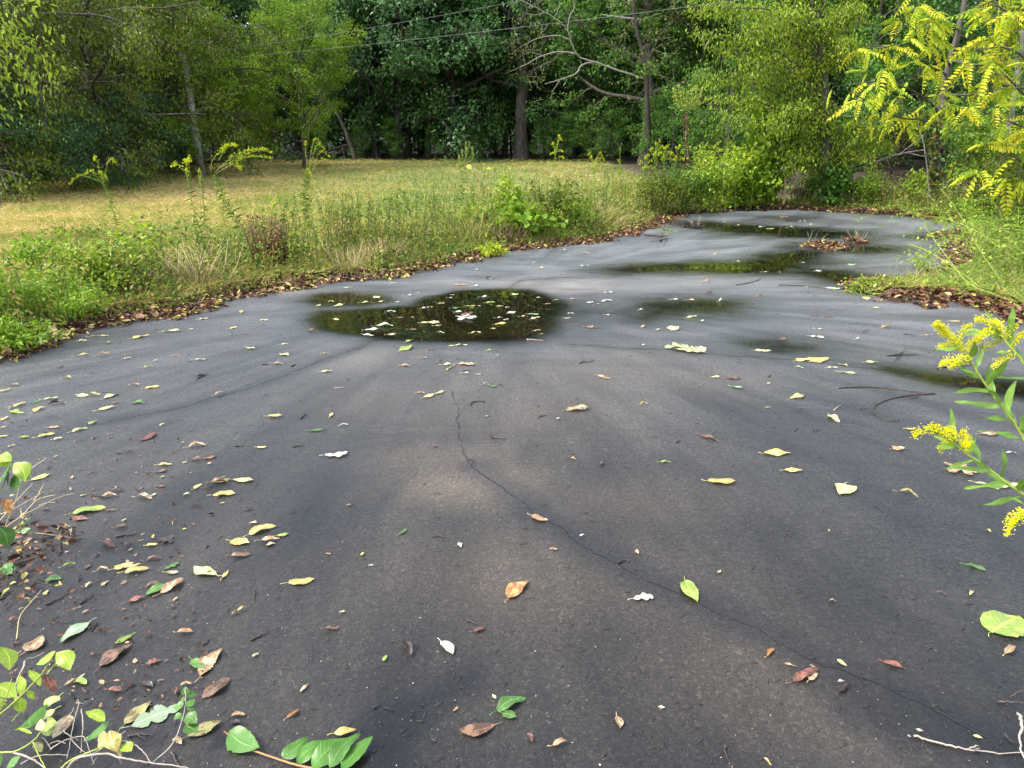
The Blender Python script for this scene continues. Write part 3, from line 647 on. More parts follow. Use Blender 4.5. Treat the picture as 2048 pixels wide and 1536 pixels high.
LANDMARKS = [((880, 636), 'the big forest-reflecting puddle'), ((932, 632), 'the red and white leaf'), ((1370, 703), 'the spread pale compound leaf'),
    ((1800, 800), 'the curved black stick'), ((1730, 777), 'the straight dark stick'), ((1650, 492), 'the far puddle leaf heap'),
    ((1810, 712), 'the branched twig'), ((1038, 1182), 'the orange leaf at lower middle'), ((1378, 1186), 'the yellow-green leaf on the crack'),
    ((640, 1495), 'the green leafy sprig at the bottom'), ((270, 1137), 'the yellow leaf clump'), ((50, 820), 'the leaf drift at the left edge'),
    ((1320, 480), 'the small fallen branch'), ((1285, 1197), 'the white lobed leaf'), ((960, 950), 'the tan patch beside the crack'), ((148, 1270), 'the big pale green leaf'),
    ((1023, 1415), 'the bright green leaf'), ((1153, 820), 'the tan toothed leaf in mid pavement'), ((1870, 870), 'the lower goldenrod plume'), ((1960, 665), 'the upper goldenrod plumes'),
    ((1670, 1070), 'the right pavement middle'), ((420, 1330), 'the two stacked leaves'), ((430, 965), 'the brown leaf cluster'), ((1390, 455), 'the far dark debris'),
    ((1760, 590), 'the leafy litter spit at right'), ((660, 915), 'the white oak leaf'), ((510, 1085), 'the yellow leaf trio at left'), ((1640, 1340), 'the curled red-brown leaf'), ((600, 1165), 'the long yellow toothed leaf')]
ORD = ['', 'second ', 'third ', 'fourth ', 'fifth ', 'sixth ', 'seventh ', 'eighth ', 'ninth ', 'tenth ', 'eleventh ', 'twelfth ']
recs = []
for rg, txt in LEAF.items():
    ox, oy, sc = REG[rg]
    for it in txt.replace('\n', '').split(';'):
        q = it.split()
        if len(q) < 6: continue
        x0, y0, x1, y1 = [float(a) for a in q[:4]]
        recs.append([ox + x0 / sc, oy + y0 / sc, ox + x1 / sc, oy + y1 / sc, q[4], q[5]])
leafinfo = []
for x0, y0, x1, y1, c, k in recs:
    a = G(x0, y0); b = G(x1, y1)
    cxp, cyp = (x0 + x1) / 2, (y0 + y1) / 2
    d = (b - a); L = d.length; Lmax = .17
    if L > Lmax or k == 'c':
        # curled leaves stand up: much of the height in the picture is not depth
        m = G(cxp, cyp); d2 = Vector((d.x, d.y * .6, 0)); L = min(d2.length, Lmax); d2.normalize(); a = m - d2 * L / 2; d = d2
    L = max(L, .02)
    leafinfo.append([a, d.normalized(), L, c, k, cxp, cyp])
# descriptions that single one leaf out
def place_word(dx, dy):
    if abs(dx) > 1.3 * abs(dy): return 'right of' if dx > 0 else 'left of'
    return 'beyond' if dy < 0 else 'in front of'
used = {}
def describe(i):
    a, d, L, c, k, px, py = leafinfo[i]
    size = 'small ' if L < .055 and k != 'f' else 'large ' if L > .12 else ''
    base = f"{size}{LC[c][0]} {KINDW[k]}"
    best = None
    for (lx, ly), nm in LANDMARKS:
        dist = math.hypot(px - lx, (py - ly) * 1.6)
        if best is None or dist < best[0]: best = (dist, nm, place_word(px - lx, py - ly))
    if best[0] < 14: return (base, 'at', best[1], best[0])
    if 'big forest' in best[1] and 622 < px < 1120 and 583 < py < 684: return (base, 'floating in', best[1], best[0])
    return (base, best[2], best[1], best[0])
desc = [describe(i) for i in range(len(leafinfo))]
groups = {}
for i, ds in enumerate(desc): groups.setdefault(ds[:3], []).append(i)
labels = [''] * len(desc)
for key, ids in groups.items():
    if key[1] == 'floating in':
        ids.sort(key=lambda i: leafinfo[i][5])
        for r_, i in enumerate(ids): labels[i] = f"{key[0]} floating in {key[2]}" if len(ids) == 1 else f"{(ORD[r_] + 'leftmost ').strip()} {key[0]} floating in {key[2]}"
    else:
        ids.sort(key=lambda i: desc[i][3])
        for r_, i in enumerate(ids):
            o_ = '' if len(ids) == 1 else (ORD[r_] + 'nearest ' if r_ else 'nearest ')
            labels[i] = f"{o_}{key[0]} {key[1]} {key[2]}"
rs = random.Random(5)
for i, (a, d, L, c, k, px, py) in enumerate(leafinfo):
    mb = leaf_mesh(k, L, rs)
    o = mb.build(KNAME.get(k, 'fallen_leaf'), LM[c], smooth=True)
    o.location = (a.x, a.y, .0045 + .0008 * (i % 5))
    o.rotation_euler = (rs.uniform(-.02, .05), rs.uniform(-.05, .05) if k != 'c' else 0, math.atan2(d.y, d.x) - math.pi / 2)
    tag(o, labels[i], 'leaf', 'leaves fallen on the wet pavement')
# the red and white maple leaf in the big puddle
t = thing('maple_leaf', 'red and white curled leaf standing in the big puddle', 'leaf', G(932, 636), 'leaves fallen on the wet pavement')
mb = leaf_mesh('m', .20, rs); o = mb.build('blade', LM['w'], t, True); o.location = (0, -.12, .006); o['label'] = 'pale upturned leaf underside'
mb = leaf_mesh('c', .12, rs, 2.2); o = mb.build('folded_lobe', LM['r'], t, True); o.location = (-.05, .0, .02); o.rotation_euler = (.25, .2, -1.3); o['label'] = 'dull red folded lobe'
# acorn cap on the right of the crack
def acorn(px, py, label):
    t = thing('acorn', label, 'acorn', G(px, py)); r = .011
    for nm, z0, z1, f, mt in (('nut', 0, 1, lambda s: math.sin(math.pi * min(1, s * .93 + .03)) ** .8, LM['b']), ('cap', .55, 1.08, lambda s: math.cos(s * 1.45) * 1.12 + .05, M_TWIG)):
        mb = MB(); m_ = 8
        pts = [(0, 0, r * 1.9 * (z0 + (z1 - z0) * i / m_) + .001) for i in range(m_ + 1)]
        mb.tube(pts, [max(.0006, r * f(i / m_)) for i in range(m_ + 1)], 12); mb.build(nm, mt, t, True)
acorn(1204, 930, 'small round acorn lying right of the tan patch on the pavement')

# ---------------- twigs and sticks
def wobble(pts, amp, n=6, rs=rs):
    """smooth curve through points with small wander"""
    P = [Vector(p) for p in pts]; out = []
    for i in range(len(P) - 1):
        p0 = P[max(i - 1, 0)]; p1 = P[i]; p2 = P[i + 1]; p3 = P[min(i + 2, len(P) - 1)]
        for k in range(n):
            t = k / n
            q = .5 * ((2 * p1) + (p2 - p0) * t + (2 * p0 - 5 * p1 + 4 * p2 - p3) * t * t + (3 * p1 - p0 - 3 * p2 + p3) * t ** 3)
            out.append(q + Vector((rs.uniform(-amp, amp), rs.uniform(-amp, amp), rs.uniform(0, amp) * .6)))
    out.append(P[-1]); return out
def twig(rg, lines, rad, label, mat=None, lift=.004, name='twig', cat='twig', group='twigs on the pavement'):
    ox, oy, sc = REG.get(rg, (0, 0, 1)); mb = MB()
    for k, ln in enumerate(lines):
        pts = [G(ox + x / sc, oy + y / sc, lift + (z if len(r_) else 0)) for (x, y, *r_) in ln for z in (r_[0] if r_ else 0,)]
        c = wobble(pts, rad * .6); r1 = rad * (1 if k == 0 else .6)
        mb.tube(c, np.linspace(r1, r1 * .35, len(c)), 6)
    o = mb.build(name, mat or M_TWIG, smooth=True); tag(o, label, cat, group); return o
twig('C', [[(1250, 1100), (1400, 1095), (1540, 1100), (1640, 1115), (1740, 1128)], [(1440, 1094), (1560, 1106), (1690, 1124)]], .006, 'long straight dark stick lying beyond the curved black stick', name='stick', cat='stick')
twig('C', [[(1815, 1133), (1720, 1139), (1640, 1146), (1560, 1162), (1500, 1182), (1462, 1205), (1450, 1228), (1465, 1255), (1500, 1275), (1545, 1288), (1605, 1293)]], .0062, 'curved black stick bent like a hook on the right pavement', name='stick', cat='stick')
twig('C', [[(1535, 912), (1600, 906), (1660, 905), (1720, 905)], [(1600, 906), (1625, 895, .04), (1645, 857, .09)], [(1600, 906), (1590, 925), (1575, 945)], [(1630, 905), (1600, 920), (1610, 940)], [(1570, 910), (1600, 900, .03), (1655, 882, .05)]], .007, 'dark branched twig lying left of the upper goldenrod plumes')
twig('C', [[(1825, 985), (1900, 975), (1980, 968), (2060, 962)]], .009, 'black stick lying behind the upper goldenrod plumes', name='stick', cat='stick')
twig('C', [[(650, 498), (740, 482), (800, 458)], [(700, 490), (790, 470)]], .006, 'thin dark twig lying in front of the far puddle')
twig('C', [[(900, 498), (1040, 502), (1130, 512), (1180, 520)]], .006, 'thin dark twig pointing at the white lobed leaf near the litter spit')
twig('C', [[(1220, 1230), (1245, 1213), (1265, 1200)]], .004, 'short grey twig left of the hooked black stick', M_TWIG_PALE)
twig('C', [[(1395, 778), (1405, 765), (1430, 760)]], .004, 'small bent dark twig behind the branched twig')
twig('C', [[(1630, 785), (1660, 784), (1690, 796)]], .005, 'small dark twig beyond the branched twig on the right')
twig('C', [[(1375, 1220), (1415, 1221)]], .003, 'tiny dark twig inside the bend of the hooked stick')
twig('C', [[(840, 1035), (855, 1018)]], .005, 'short dark twig left of the long straight stick')
twig('C', [[(990, 1350), (1010, 1337)]], .004, 'small dark forked twig, left one, on the right pavement')
twig('C', [[(1100, 1345), (1115, 1350), (1135, 1340)], [(1115, 1350), (1120, 1362)]], .004, 'small Y-shaped dark twig on the right pavement')
twig('C', [[(300, 1420), (310, 1410), (325, 1410)]], .004, 'tiny dark bent twig left of the brown narrow leaf')
twig('B', [[(860, 996), (880, 983), (905, 968)]], .008, 'pale yellow-green twig in front of the big puddle', LM['v'])
twig('B', [[(1000, 1200), (1005, 1185), (1040, 1177), (1075, 1178), (1070, 1187)], [(1035, 1178), (1000, 1190)]], .005, 'forked dark twig in the middle of the pavement')
twig('B', [[(1115, 1370), (1125, 1385), (1160, 1390), (1205, 1396)], [(1125, 1385), (1118, 1395)]], .005, 'forked dark twig just beyond the tan patch')
twig('B', [[(1635, 955), (1665, 945), (1690, 948), (1725, 935)], [(1665, 945), (1650, 930)]], .005, 'wavy thin dark twig right of the pavement centre')
twig('B', [[(1400, 1268), (1420, 1262), (1445, 1261)]], .0045, 'short dark twig left of the tan toothed leaf')
twig('B', [[(950, 1000), (1000, 997)]], .004, 'thin dark twig in front of the tan toothed leaf pair')
twig('B', [[(1325, 816), (1430, 822)]], .006, 'pale stick at the right shore of the big puddle', M_TWIG_PALE)
twig('A', [[(595, 1122), (650, 1128)]], .004, 'thin dark twig left of centre among leaves at left')
twig('A', [[(1150, 1045), (1215, 1018)]], .007, 'dark brown stick on the left pavement near the verge')
twig('A', [[(1375, 1438), (1435, 1437)]], .005, 'straight dark twig in the left middle pavement')
twig('A', [[(1715, 1443), (1745, 1437), (1780, 1435)]], .005, 'second straight dark twig in the left middle pavement')
twig('A', [[(1755, 1280), (1775, 1265), (1792, 1248)]], .005, 'slanting dark twig beyond the bright green narrow leaf')
twig('A', [[(1535, 960), (1572, 963)]], .008, 'short black twig left of the tan spotted leaf')
twig('A', [[(1705, 972), (1730, 962)]], .006, 'short black twig right of the tan spotted leaf')
twig('A', [[(1955, 1102), (2015, 1098)]], .004, 'pale thin twig left of the pavement centre', M_TWIG_PALE)
twig('D', [[(520, 500), (570, 492), (615, 485)]], .0045, 'dark twig left of the lobed black leaf')
twig('D', [[(200, 805), (250, 782), (300, 755)], [(215, 800), (290, 765)]], .004, 'pair of dark bark strips beside the yellow scrap at left', name='bark_strip')
twig('D', [[(355, 802), (380, 780), (420, 760)], [(360, 798), (415, 768)]], .004, 'dark bark strip left of the green and tan leaf pair', name='bark_strip')
twig('D', [[(1125, 962), (1155, 948), (1205, 922)], [(1150, 950), (1170, 935), (1195, 933)]], .004, 'dark rough twig in the lower left pavement')
twig('D', [[(770, 1465), (785, 1500), (802, 1530)]], .004, 'dark reddish stick pointing down at the bottom left', name='stick', cat='stick')
twig('D', [[(575, 1392), (630, 1386), (690, 1387)], [(610, 1378), (655, 1412)]], .0035, 'crossed dark twigs below the pale oak leaf')
twig('D', [[(700, 432), (725, 455)]], .003, 'tiny dark twig left of the yellow-green scrap')
twig('D', [[(395, 915), (440, 885)], [(405, 925), (435, 890)]], .004, 'dark bark strips right of the big pale green leaf', name='bark_strip')
twig('D', [[(1140, 745), (1138, 785)]], .003, 'thin upright-looking dark twig left of the long yellow toothed leaf')
twig('D', [[(1262, 1085), (1300, 1090)]], .002, 'hair-thin twig above the tan narrow leaf')
twig('E', [[(635, 872), (655, 880), (677, 892)]], .0035, 'black twig above the small red-brown leaf')
twig('E', [[(795, 925), (808, 950)]], .003, 'short black twig right of the small red-brown leaf')
twig('E', [[(480, 500), (510, 497), (540, 501)]], .003, 'curved thin dark twig left of the crack')
twig('E', [[(1175, 413), (1195, 425), (1220, 432)]], .003, 'dark twig right of the diagonal crack, upper part')
twig('E', [[(1313, 617), (1335, 606), (1367, 608)]], .0035, 'bent black twig touching the diagonal crack')
twig('E', [[(740, 42), (760, 56), (810, 62)], [(742, 62), (770, 56)]], .0035, 'forked black twig above the top of the diagonal crack')
twig('E', [[(870, 535), (912, 524)]], .002, 'faint thin twig left of the crack middle')
twig('E', [[(95, 1352), (128, 1315)]], .0018, 'thin dark stalk beside the green sprig')
twig('E', [[(478, 1405), (498, 1416)]], .003, 'tiny dark twig in the bottom dark streak')
twig('E', [[(215, 1265), (250, 1248)]], .003, 'tiny dark twig in the lower middle left')
twig('F', [[(1183, 1390), (1230, 1408), (1300, 1427), (1380, 1445), (1450, 1457), (1560, 1470), (1700, 1467)], [(1430, 1453), (1450, 1440, .02), (1470, 1436, .03)], [(1450, 1457), (1475, 1448, .02)]], .0035, 'long pale thin stick at the bottom right', M_TWIG_PALE, name='stick', cat='stick')
twig('F', [[(1558, 1240), (1610, 1240, .01), (1690, 1246, .02)], [(1610, 1220, .02), (1640, 1200, .03), (1690, 1182, .05)], [(1585, 1242), (1605, 1256)]], .004, 'dark forked stick at the right edge of the pavement', name='stick', cat='stick')
twig('F', [[(1650, 1290, .05), (1668, 1350, .04), (1655, 1420, .02), (1690, 1530, 0)]], .005, 'pale bent stick standing at the bottom right corner', M_TWIG_PALE, name='stick', cat='stick')
twig('F', [[(335, 1432), (338, 1470), (350, 1502)], [(340, 1440), (352, 1428)]], .0025, 'thin dark forked twig at the bottom centre right')
twig('F', [[(585, 1225), (588, 1255)], [(576, 1248), (590, 1238)]], .0025, 'tiny Y-shaped twig below the curled orange-brown leaf')
twig('F', [[(1588, 1382), (1610, 1408), (1640, 1425)]], .002, 'thin black twig near the bottom right yellow leaf')
twig('F', [[(1005, 362), (1020, 366), (1034, 378)]], .0028, 'small curved dark twig below the pale round leaf')
twig('F', [[(450, 650), (465, 635), (462, 620)]], .002, 'tiny dark hooked twig on the right pavement')
twig('F', [[(1415, 485), (1440, 497)]], .003, 'tiny dark twig left of the drooping goldenrod tip')
twig('F', [[(160, 704), (215, 712)]], .002, 'hair-thin dark stalk on the yellow-green leaf by the crack')
# small fallen branch by the verge, with upright fork
def px_branch(name, label, segs, rad, lift0=.01, leaves=None, cat='branch'):
    t = thing(name, label, cat, G(*segs[0][0][:2])); mb = MB(); o3 = t.location.copy()
    for k, ln in enumerate(segs):
        pts = [G(x, y + 0, .006) + Vector((0, 0, h)) - o3 for x, y, h in ln]
        c = wobble(pts, rad * .4); r1 = rad * (1 if k == 0 else .6); mb.tube(c, np.linspace(r1, r1 * .4, len(c)), 6)
    mb.build('twig', M_TWIG, t, True)
    if leaves:
        x, y, h, n, rr = leaves; c = np.array(tuple(G(x, y, 0) + Vector((0, 0, h)) - o3))
        m = MB(); P = c + NR.normal(size=(n, 3)) * np.array([rr, rr, rr * .5]); m.leaves(T6, P, rdir(n), rdir(n, 1), .05, .03, NR.random(n)); f = m.build('foliage', LM['l'], t); 
    return t
px_branch('fallen_branch', 'small fallen branch with upright dark fork near the left verge', [[(1290, 470, 0), (1308, 474, .02), (1325, 480, .06), (1332, 470, 0)], [(1322, 482, 0), (1324, 476, .10), (1330, 474, .22)], [(1322, 484, 0), (1318, 488, .05), (1300, 484, .0)], [(1322, 482, .02), (1335, 484, .05), (1326, 492, 0)]], .018, leaves=(1333, 480, .16, 26, .07))
# heaps of drowned leaves
def heap(px0, px1, py, n, cols, label, hgt=.06, L=.09, dep=.5, name='leaf_heap'):
    a, b = G(px0, py), G(px1, py); c = (a + b) / 2; wd = (b - a).length / 2
    th = NR.random(n) * 6.283; r = np.sqrt(NR.random(n))
    x = r * np.cos(th) * wd; y = r * np.sin(th) * dep * .5; z = .006 + hgt * (1 - r ** 1.5) * NR.random(n)
    t = thing(name, label, 'leaf heap', c)
    m = MB(); m.leaves(T6, np.stack([x, y, z], -1), rdir(n, 0, 1) * [1, 1, .35], rdir(n, 1.2), L * NR.uniform(.6, 1.3, n), L * .5, NR.random(n))
    o = m.build('leaves', cols, t); stuff(o)
    m = MB()
    for i in range(14):
        k = NR.integers(0, n); p = np.array([x[k], y[k], .01]); d = rdir(1, .3)[0]
        m.tube([p, p + d * .12, p + d * .2 + [0, 0, NR.random() * .06]], [.004, .003, .001], 4)
    stuff(m.build('stems', M_TWIG_PALE, t)); return t
# ------------------------------------------------------------------ foliage materials
F_DARK = foliage('dark_oak_leaves', [(0, (0.0298, 0.0744, 0.0205)), (.35, (0.0521, 0.1339, 0.0307)), (.7, (0.0836, 0.1954, 0.0477)), (1, (0.1582, 0.2790, 0.0597))], .3, .42, .5, .5)
F_BLUE = foliage('blue_green_leaves', [(0, (0.0390, 0.0936, 0.0324)), (.4, (0.0741, 0.1620, 0.0567)), (.8, (0.1268, 0.2430, 0.0837)), (1, (0.1950, 0.3240, 0.1080))], .3, .4, .5, .5)
F_MID = foliage('mid_green_leaves', [(0, (0.0362, 0.0943, 0.0145)), (.4, (0.0725, 0.1668, 0.0232)), (.8, (0.1232, 0.2465, 0.0362)), (1, (0.2320, 0.3190, 0.0580))], .35, .42, .5, .5)
F_OLIVE = foliage('olive_leaves', [(0, (0.0297, 0.0481, 0.0064)), (.3, (0.0726, 0.1110, 0.0096)), (.6, (0.1320, 0.1776, 0.0144)), (.85, (0.2178, 0.2516, 0.0240)), (1, (0.3168, 0.3108, 0.0400))], .38, .45, .6, .45)
F_BRIGHT = foliage('bright_green_leaves', [(0, (.065, .14, .008)), (.4, (.14, .26, .014)), (.8, (.25, .37, .022)), (1, (.34, .42, .05))], .4, .42, .5, .8)
F_LIME = foliage('lime_leaves', [(0, (.11, .17, .018)), (.4, (.22, .33, .03)), (.8, (.38, .46, .04)), (1, (.55, .52, .06))], .4, .42, .5, 1.5)
F_YEL = foliage('yellowing_leaflets', [(0, (.13, .23, .015)), (.3, (.27, .40, .02)), (.6, (.47, .52, .025)), (.85, (.68, .58, .03)), (1, (.70, .42, .03))], .42, .4, .35, 1.2)
F_RUST = foliage('rusty_dead_leaves', [(0, (.045, .024, .014)), (.5, (.12, .06, .03)), (1, (.22, .12, .06))], .2, .6, .3, 3)
F_LITTER = foliage('leaf_litter', [(0, (.028, .015, .010)), (.22, (.075, .035, .02)), (.48, (.14, .066, .035)), (.64, (.21, .085, .04)), (.72, (.26, .16, .085)), (.84, (.46, .31, .16)), (.92, (.60, .48, .12)), (1, (.34, .42, .07))], .12, .42, .15, 2)
F_GOLD = foliage('goldenrod_flowers', [(0, (.60, .62, .01)), (.4, (.78, .74, .006)), (1, (.88, .84, .02))], .45, .6, .1, 8, .2)
F_STEMG = foliage('green_stem', [(0, (.12, .19, .03)), (1, (.30, .36, .07))], .0, .5, .3, 8)
F_STEMR = foliage('red_brown_stem', [(0, (.07, .036, .024)), (1, (.17, .09, .055))], .0, .6, .3, 8)
F_STRAWSTEM = foliage('straw_stem', [(0, (.30, .22, .10)), (1, (.56, .46, .25))], .0, .6, .3, 8)
F_HAY = foliage('hay_field_grass', [(0, (0.7130, 0.5600, 0.2500)), (.2, (0.5980, 0.4480, 0.1700)), (.38, (0.4830, 0.3696, 0.1200)), (.52, (0.3450, 0.3248, 0.0800)), (.7, (0.2185, 0.2912, 0.0500)), (.85, (0.1380, 0.2464, 0.0350)), (1, (0.0920, 0.1792, 0.0250))], .25, .6, .25, .5, .25)
F_VERGE = foliage('verge_grass', [(0, (.56, .45, .24)), (.25, (.42, .35, .14)), (.45, (.28, .27, .07)), (.7, (.15, .21, .035)), (1, (.18, .28, .035))], .3, .55, .3, .8, .25)
M_BARK = bark('grey_brown_bark', (.025, .020, .016), (.11, .09, .07), 14)
M_BARKD = bark('dark_bark', (.014, .011, .009), (.055, .045, .035), 14)
M_BARKP = bark('pale_bark', (.16, .15, .12), (.34, .32, .27), 14)
M_POLE = bark('weathered_pole_wood', (.26, .24, .20), (.46, .43, .37), 9, .8, .3, .1)
M_DEADW = bark('bare_grey_branch', (.12, .11, .09), (.28, .26, .22), 18)

# ------------------------------------------------------------------ tree growing
def vr(s=1.0): return Vector((RS.gauss(0, s), RS.gauss(0, s), RS.gauss(0, s)))
def grow(tubes, twigs, p, d, L, r, lev, maxlev, prm):
    n = max(3, min(9, int(L / prm['seg']) + 2)); pts = [p.copy()]; dd = d.normalized()
    for i in range(n):
        dd = (dd + vr(prm['wander'] if lev else prm['wander'] * .35) + Vector((0, 0, prm['trop'][lev]))).normalized()
        p = p + dd * (L / n); pts.append(p)
    tubes.append((pts, r, lev))
    if lev == maxlev:
        for i in range(1, len(pts)): twigs.append((pts[i - 1], pts[i]))
        return
    k = prm['kids'][lev]; start = prm['start'][lev]
    for i in range(k):
        t = start + (1 - start) * (i + RS.random()) / k
        idx = min(int(t * n), n - 1); q = pts[idx].lerp(pts[idx + 1], t * n - idx)
        tg = (pts[idx + 1] - pts[idx]).normalized(); side = tg.cross(vr()).normalized()
        if lev == 0:
            az = prm['_az'] = prm.get('_az', 0) + 2.4 + RS.uniform(-.4, .4); side = Vector((math.cos(az), math.sin(az), 0))
        ang = prm['ang'][lev] + RS.uniform(-.2, .2)
        nd = tg * math.cos(ang) + side * math.sin(ang)
        ll = prm['len'][lev] * RS.uniform(.7, 1.25) * (prm['shape'](t) if lev == 0 else (1.15 - .6 * t))
        grow(tubes, twigs, q, nd, ll, r * prm['rr'][lev] * (1 - .45 * t), lev + 1, maxlev, prm)
    if lev > 0: twigs.append((pts[-2], pts[-1]))
def leafcloud(mb, twigs, per, size, tem=T4, spread=.22, hang=0.0, asp=.5, rnd=(0, 1), flat=.5):
    A = np.array([tuple(a) for a, b in twigs]); B = np.array([tuple(b) for a, b in twigs]); n = len(A)
    i = np.repeat(np.arange(n), per); m = len(i)
    t = NR.random((m, 1)); P = A[i] + (B[i] - A[i]) * t + NR.normal(size=(m, 3)) * spread * np.array([1, 1, .55])
    D = unit(unit(B[i] - A[i]) * .6 + NR.normal(size=(m, 3)) * .6 + np.array([0, 0, -hang]))
    Nn = unit(NR.normal(size=(m, 3)) * flat + np.array([0, 0, 1.0]))
    tone = np.repeat(NR.random(n) * .5 + .25, per)
    rn = np.clip(tone * .6 + NR.random(m) * .4, 0, 1) * (rnd[1] - rnd[0]) + rnd[0]
    L = size * NR.uniform(.65, 1.3, m)
    mb.leaves(tem, P, D, Nn, L, L * asp, rn)
BASE = dict(seg=.5, wander=.13, trop=[.02, .03, -.02, -.05], kids=[16, 6, 5], start=[.25, .25, .2], ang=[1.15, .8, .7], len=[4.5, 1.8, .8], rr=[.42, .5, .5], shape=lambda t: math.sin(math.pi * (.25 + .7 * t)) + .15)
def tree_parts(H, r0, prm, leafmat, barkmat, per, size, maxlev=3, lean=(0, 0), **lk):
    """meshes trunk, branches, crown for a tree standing at the origin"""
    q = dict(BASE); q.update(prm); tubes, twigs = [], []
    grow(tubes, twigs, Vector((0, 0, -.1)), Vector((lean[0], lean[1], 1)), H, r0, 0, maxlev, q)
    tr = MB(); br = MB()
    for pts, r, lev in tubes:
        n = len(pts); m = tr if lev == 0 else br
        if lev == 0:
            rad = [r * (1.3 if i == 0 else 1) * (1 - .8 * i / (n - 1)) for i in range(n)]
            pts = wobble(pts, r * .12, 4, RS); rad = np.interp(np.linspace(0, n - 1, len(pts)), range(n), rad)
            m.tube(pts, rad, 9)
        else: m.tube(pts, np.linspace(max(r, .006), max(r * .3, .004), n), 5 if lev == 1 else 3, cap=False)
    cr = MB(); leafcloud(cr, twigs, per, size, **lk)
    return [('trunk', tr.mesh('trunk', barkmat, True)), ('branches', br.mesh('branches', barkmat, True)), ('crown', cr.mesh('crown', leafmat))]
def plant_tree(name, parts, label, loc, rz=0, sc=1.0, group=None, cat='tree', mats=None):
    t = thing(name, label, cat, loc, group, rz); t.scale = (sc, sc, sc) if not isinstance(sc, tuple) else sc
    for nm, me in parts:
        o = link(bpy.data.objects.new(nm, me), t)
        if nm == 'branches': o['kind'] = 'stuff'
        if mats and nm in mats:
            o.material_slots[0].link = 'OBJECT'; o.material_slots[0].material = mats[nm]
    return t
oakprm = dict(kids=[24, 7, 5], len=[5.2, 2.0, .9], start=[.13, .2, .2])
V = [tree_parts(9.6, .30, dict(oakprm, trop=[.02, -.01, -.05, -.07]), F_DARK, M_BARKD, 8, .20, spread=.25),
     tree_parts(9.2, .22, dict(oakprm, start=[.15, .2, .2], trop=[.02, -.01, -.05, -.07]), F_BLUE, M_BARKD, 8, .19, spread=.25),
     tree_parts(8.8, .17, dict(oakprm, kids=[18, 6, 5], len=[4.0, 1.7, .8], start=[.2, .2, .2]), F_MID, M_BARK, 8, .17, spread=.22)]
OL = [tree_parts(6.6, .2, dict(kids=[26, 7, 5], len=[4.4, 1.9, .9], start=[.05, .15, .15], trop=[.02, -.03, -.08, -.12], ang=[1.25, .8, .7]), F_OLIVE, M_BARK, 10, .105, spread=.15, hang=.9, asp=.42),
      tree_parts(6.0, .16, dict(kids=[24, 7, 5], len=[3.6, 1.6, .8], start=[.04, .15, .15], trop=[.02, -.02, -.06, -.10], ang=[1.2, .8, .7]), F_OLIVE, M_BARK, 10, .10, spread=.14, hang=.7, asp=.45)]
V.append(tree_parts(11, .36, dict(oakprm, kids=[22, 7, 5], start=[.30, .2, .2], trop=[.02, -.01, -.05, -.06]), F_DARK, M_BARK, 8, .20, spread=.25))
UND = tree_parts(3.2, .04, dict(seg=.25, kids=[14, 5], len=[1.3, .6], start=[.06, .15], ang=[.9, .8], trop=[.02, .03, -.03], rr=[.5, .5]), F_MID, M_BARKD, 14, .10, maxlev=2, spread=.13)
# the far wood: (column px, distance, variant, scale, material override, label)
FOREST = [
 (1043, 38, 3, 1.05, None, 'big dark oak with a thick furrowed trunk at the middle of the wood edge', 'oak_tree', .34),
 (905, 40, 0, 1.0, None, 'dark oak whose low boughs sweep left of the thick-trunked oak', 'oak_tree', 2.0),
 (800, 39, 1, 1.05, None, 'blue-green tree with deep drooping crown left of the central oaks', 'forest_tree', 1.2),
 (700, 43, 0, .95, None, 'dark tree standing behind the light green thicket tree', 'forest_tree', 3.1),
 (600, 44, 1, 1.1, None, 'tall blue-green tree rising above the light green thicket tree', 'forest_tree', 4.4),
 (470, 41, 1, 1.15, None, 'blue-green tree just right of the pale utility pole', 'forest_tree', .3),
 (1010, 45, 2, 1.1, 'D', 'slim dark trunk standing just left of the thick-trunked oak', 'forest_tree', 5.2),
 (1130, 42, 2, 1.05, None, 'leafy tree behind the thick-trunked oak, slightly to its right', 'forest_tree', 2.4),
 (855, 42, 2, 1.0, 'M', 'mid-green tree filling the gap between the drooping crown and the oaks', 'forest_tree', 3.7),
 (960, 43, 2, 1.05, 'M', 'mid-green tree just behind the two central oaks', 'forest_tree', 2.7),
 (750, 42, 2, 1.0, 'M', 'mid-green tree right of the leaning pale trunk', 'forest_tree', 1.1),
 (1200, 37, 2, .95, 'D', 'dark tree below the bare grey limbs', 'forest_tree', 1.0),
 (1290, 33, 3, .8, 'M', 'green tree with a dark trunk right of the bare grey limbs', 'forest_tree', .8),
 (1370, 37, 0, .9, None, 'dark tree behind the tall dead weed stalk', 'forest_tree', 4.0),
 (1450, 31, 2, .95, None, 'mid-green tree behind the goldenrod bank', 'forest_tree', 5.0),
 (1560, 34, 0, .9, None, 'dark tree behind the feathery tree at the pavement end', 'forest_tree', 1.4),
 (1690, 29, 2, .95, None, 'green tree behind and right of the feathery tree', 'forest_tree', 3.3),
 (1800, 32, 0, .9, 'M', 'mid-green tree filling the gap left of the yellow-leaved tree', 'forest_tree', 2.2),
 (1930, 26, 2, .95, None, 'green tree behind the yellow-leaved tree', 'forest_tree', .5),
 (2060, 22, 2, .85, 'D', 'dark tree at the right edge of the wood', 'forest_tree', 2.9),
 (2200, 24, 0, .9, None, 'dark tree just beyond the right edge of the view', 'forest_tree', 2.9),
 (330, 38, 0, .95, None, 'dark tree seen behind the olive trees left of the pole', 'forest_tree', 5.5),
 (150, 33, 1, .9, None, 'dark blue-green tree behind the olive trees at far left', 'forest_tree', 1.9),
 (-60, 28, 0, .9, None, 'dark tree behind the leftmost olive tree', 'forest_tree', .9),
]
mo = {'D': F_DARK, 'M': F_MID}
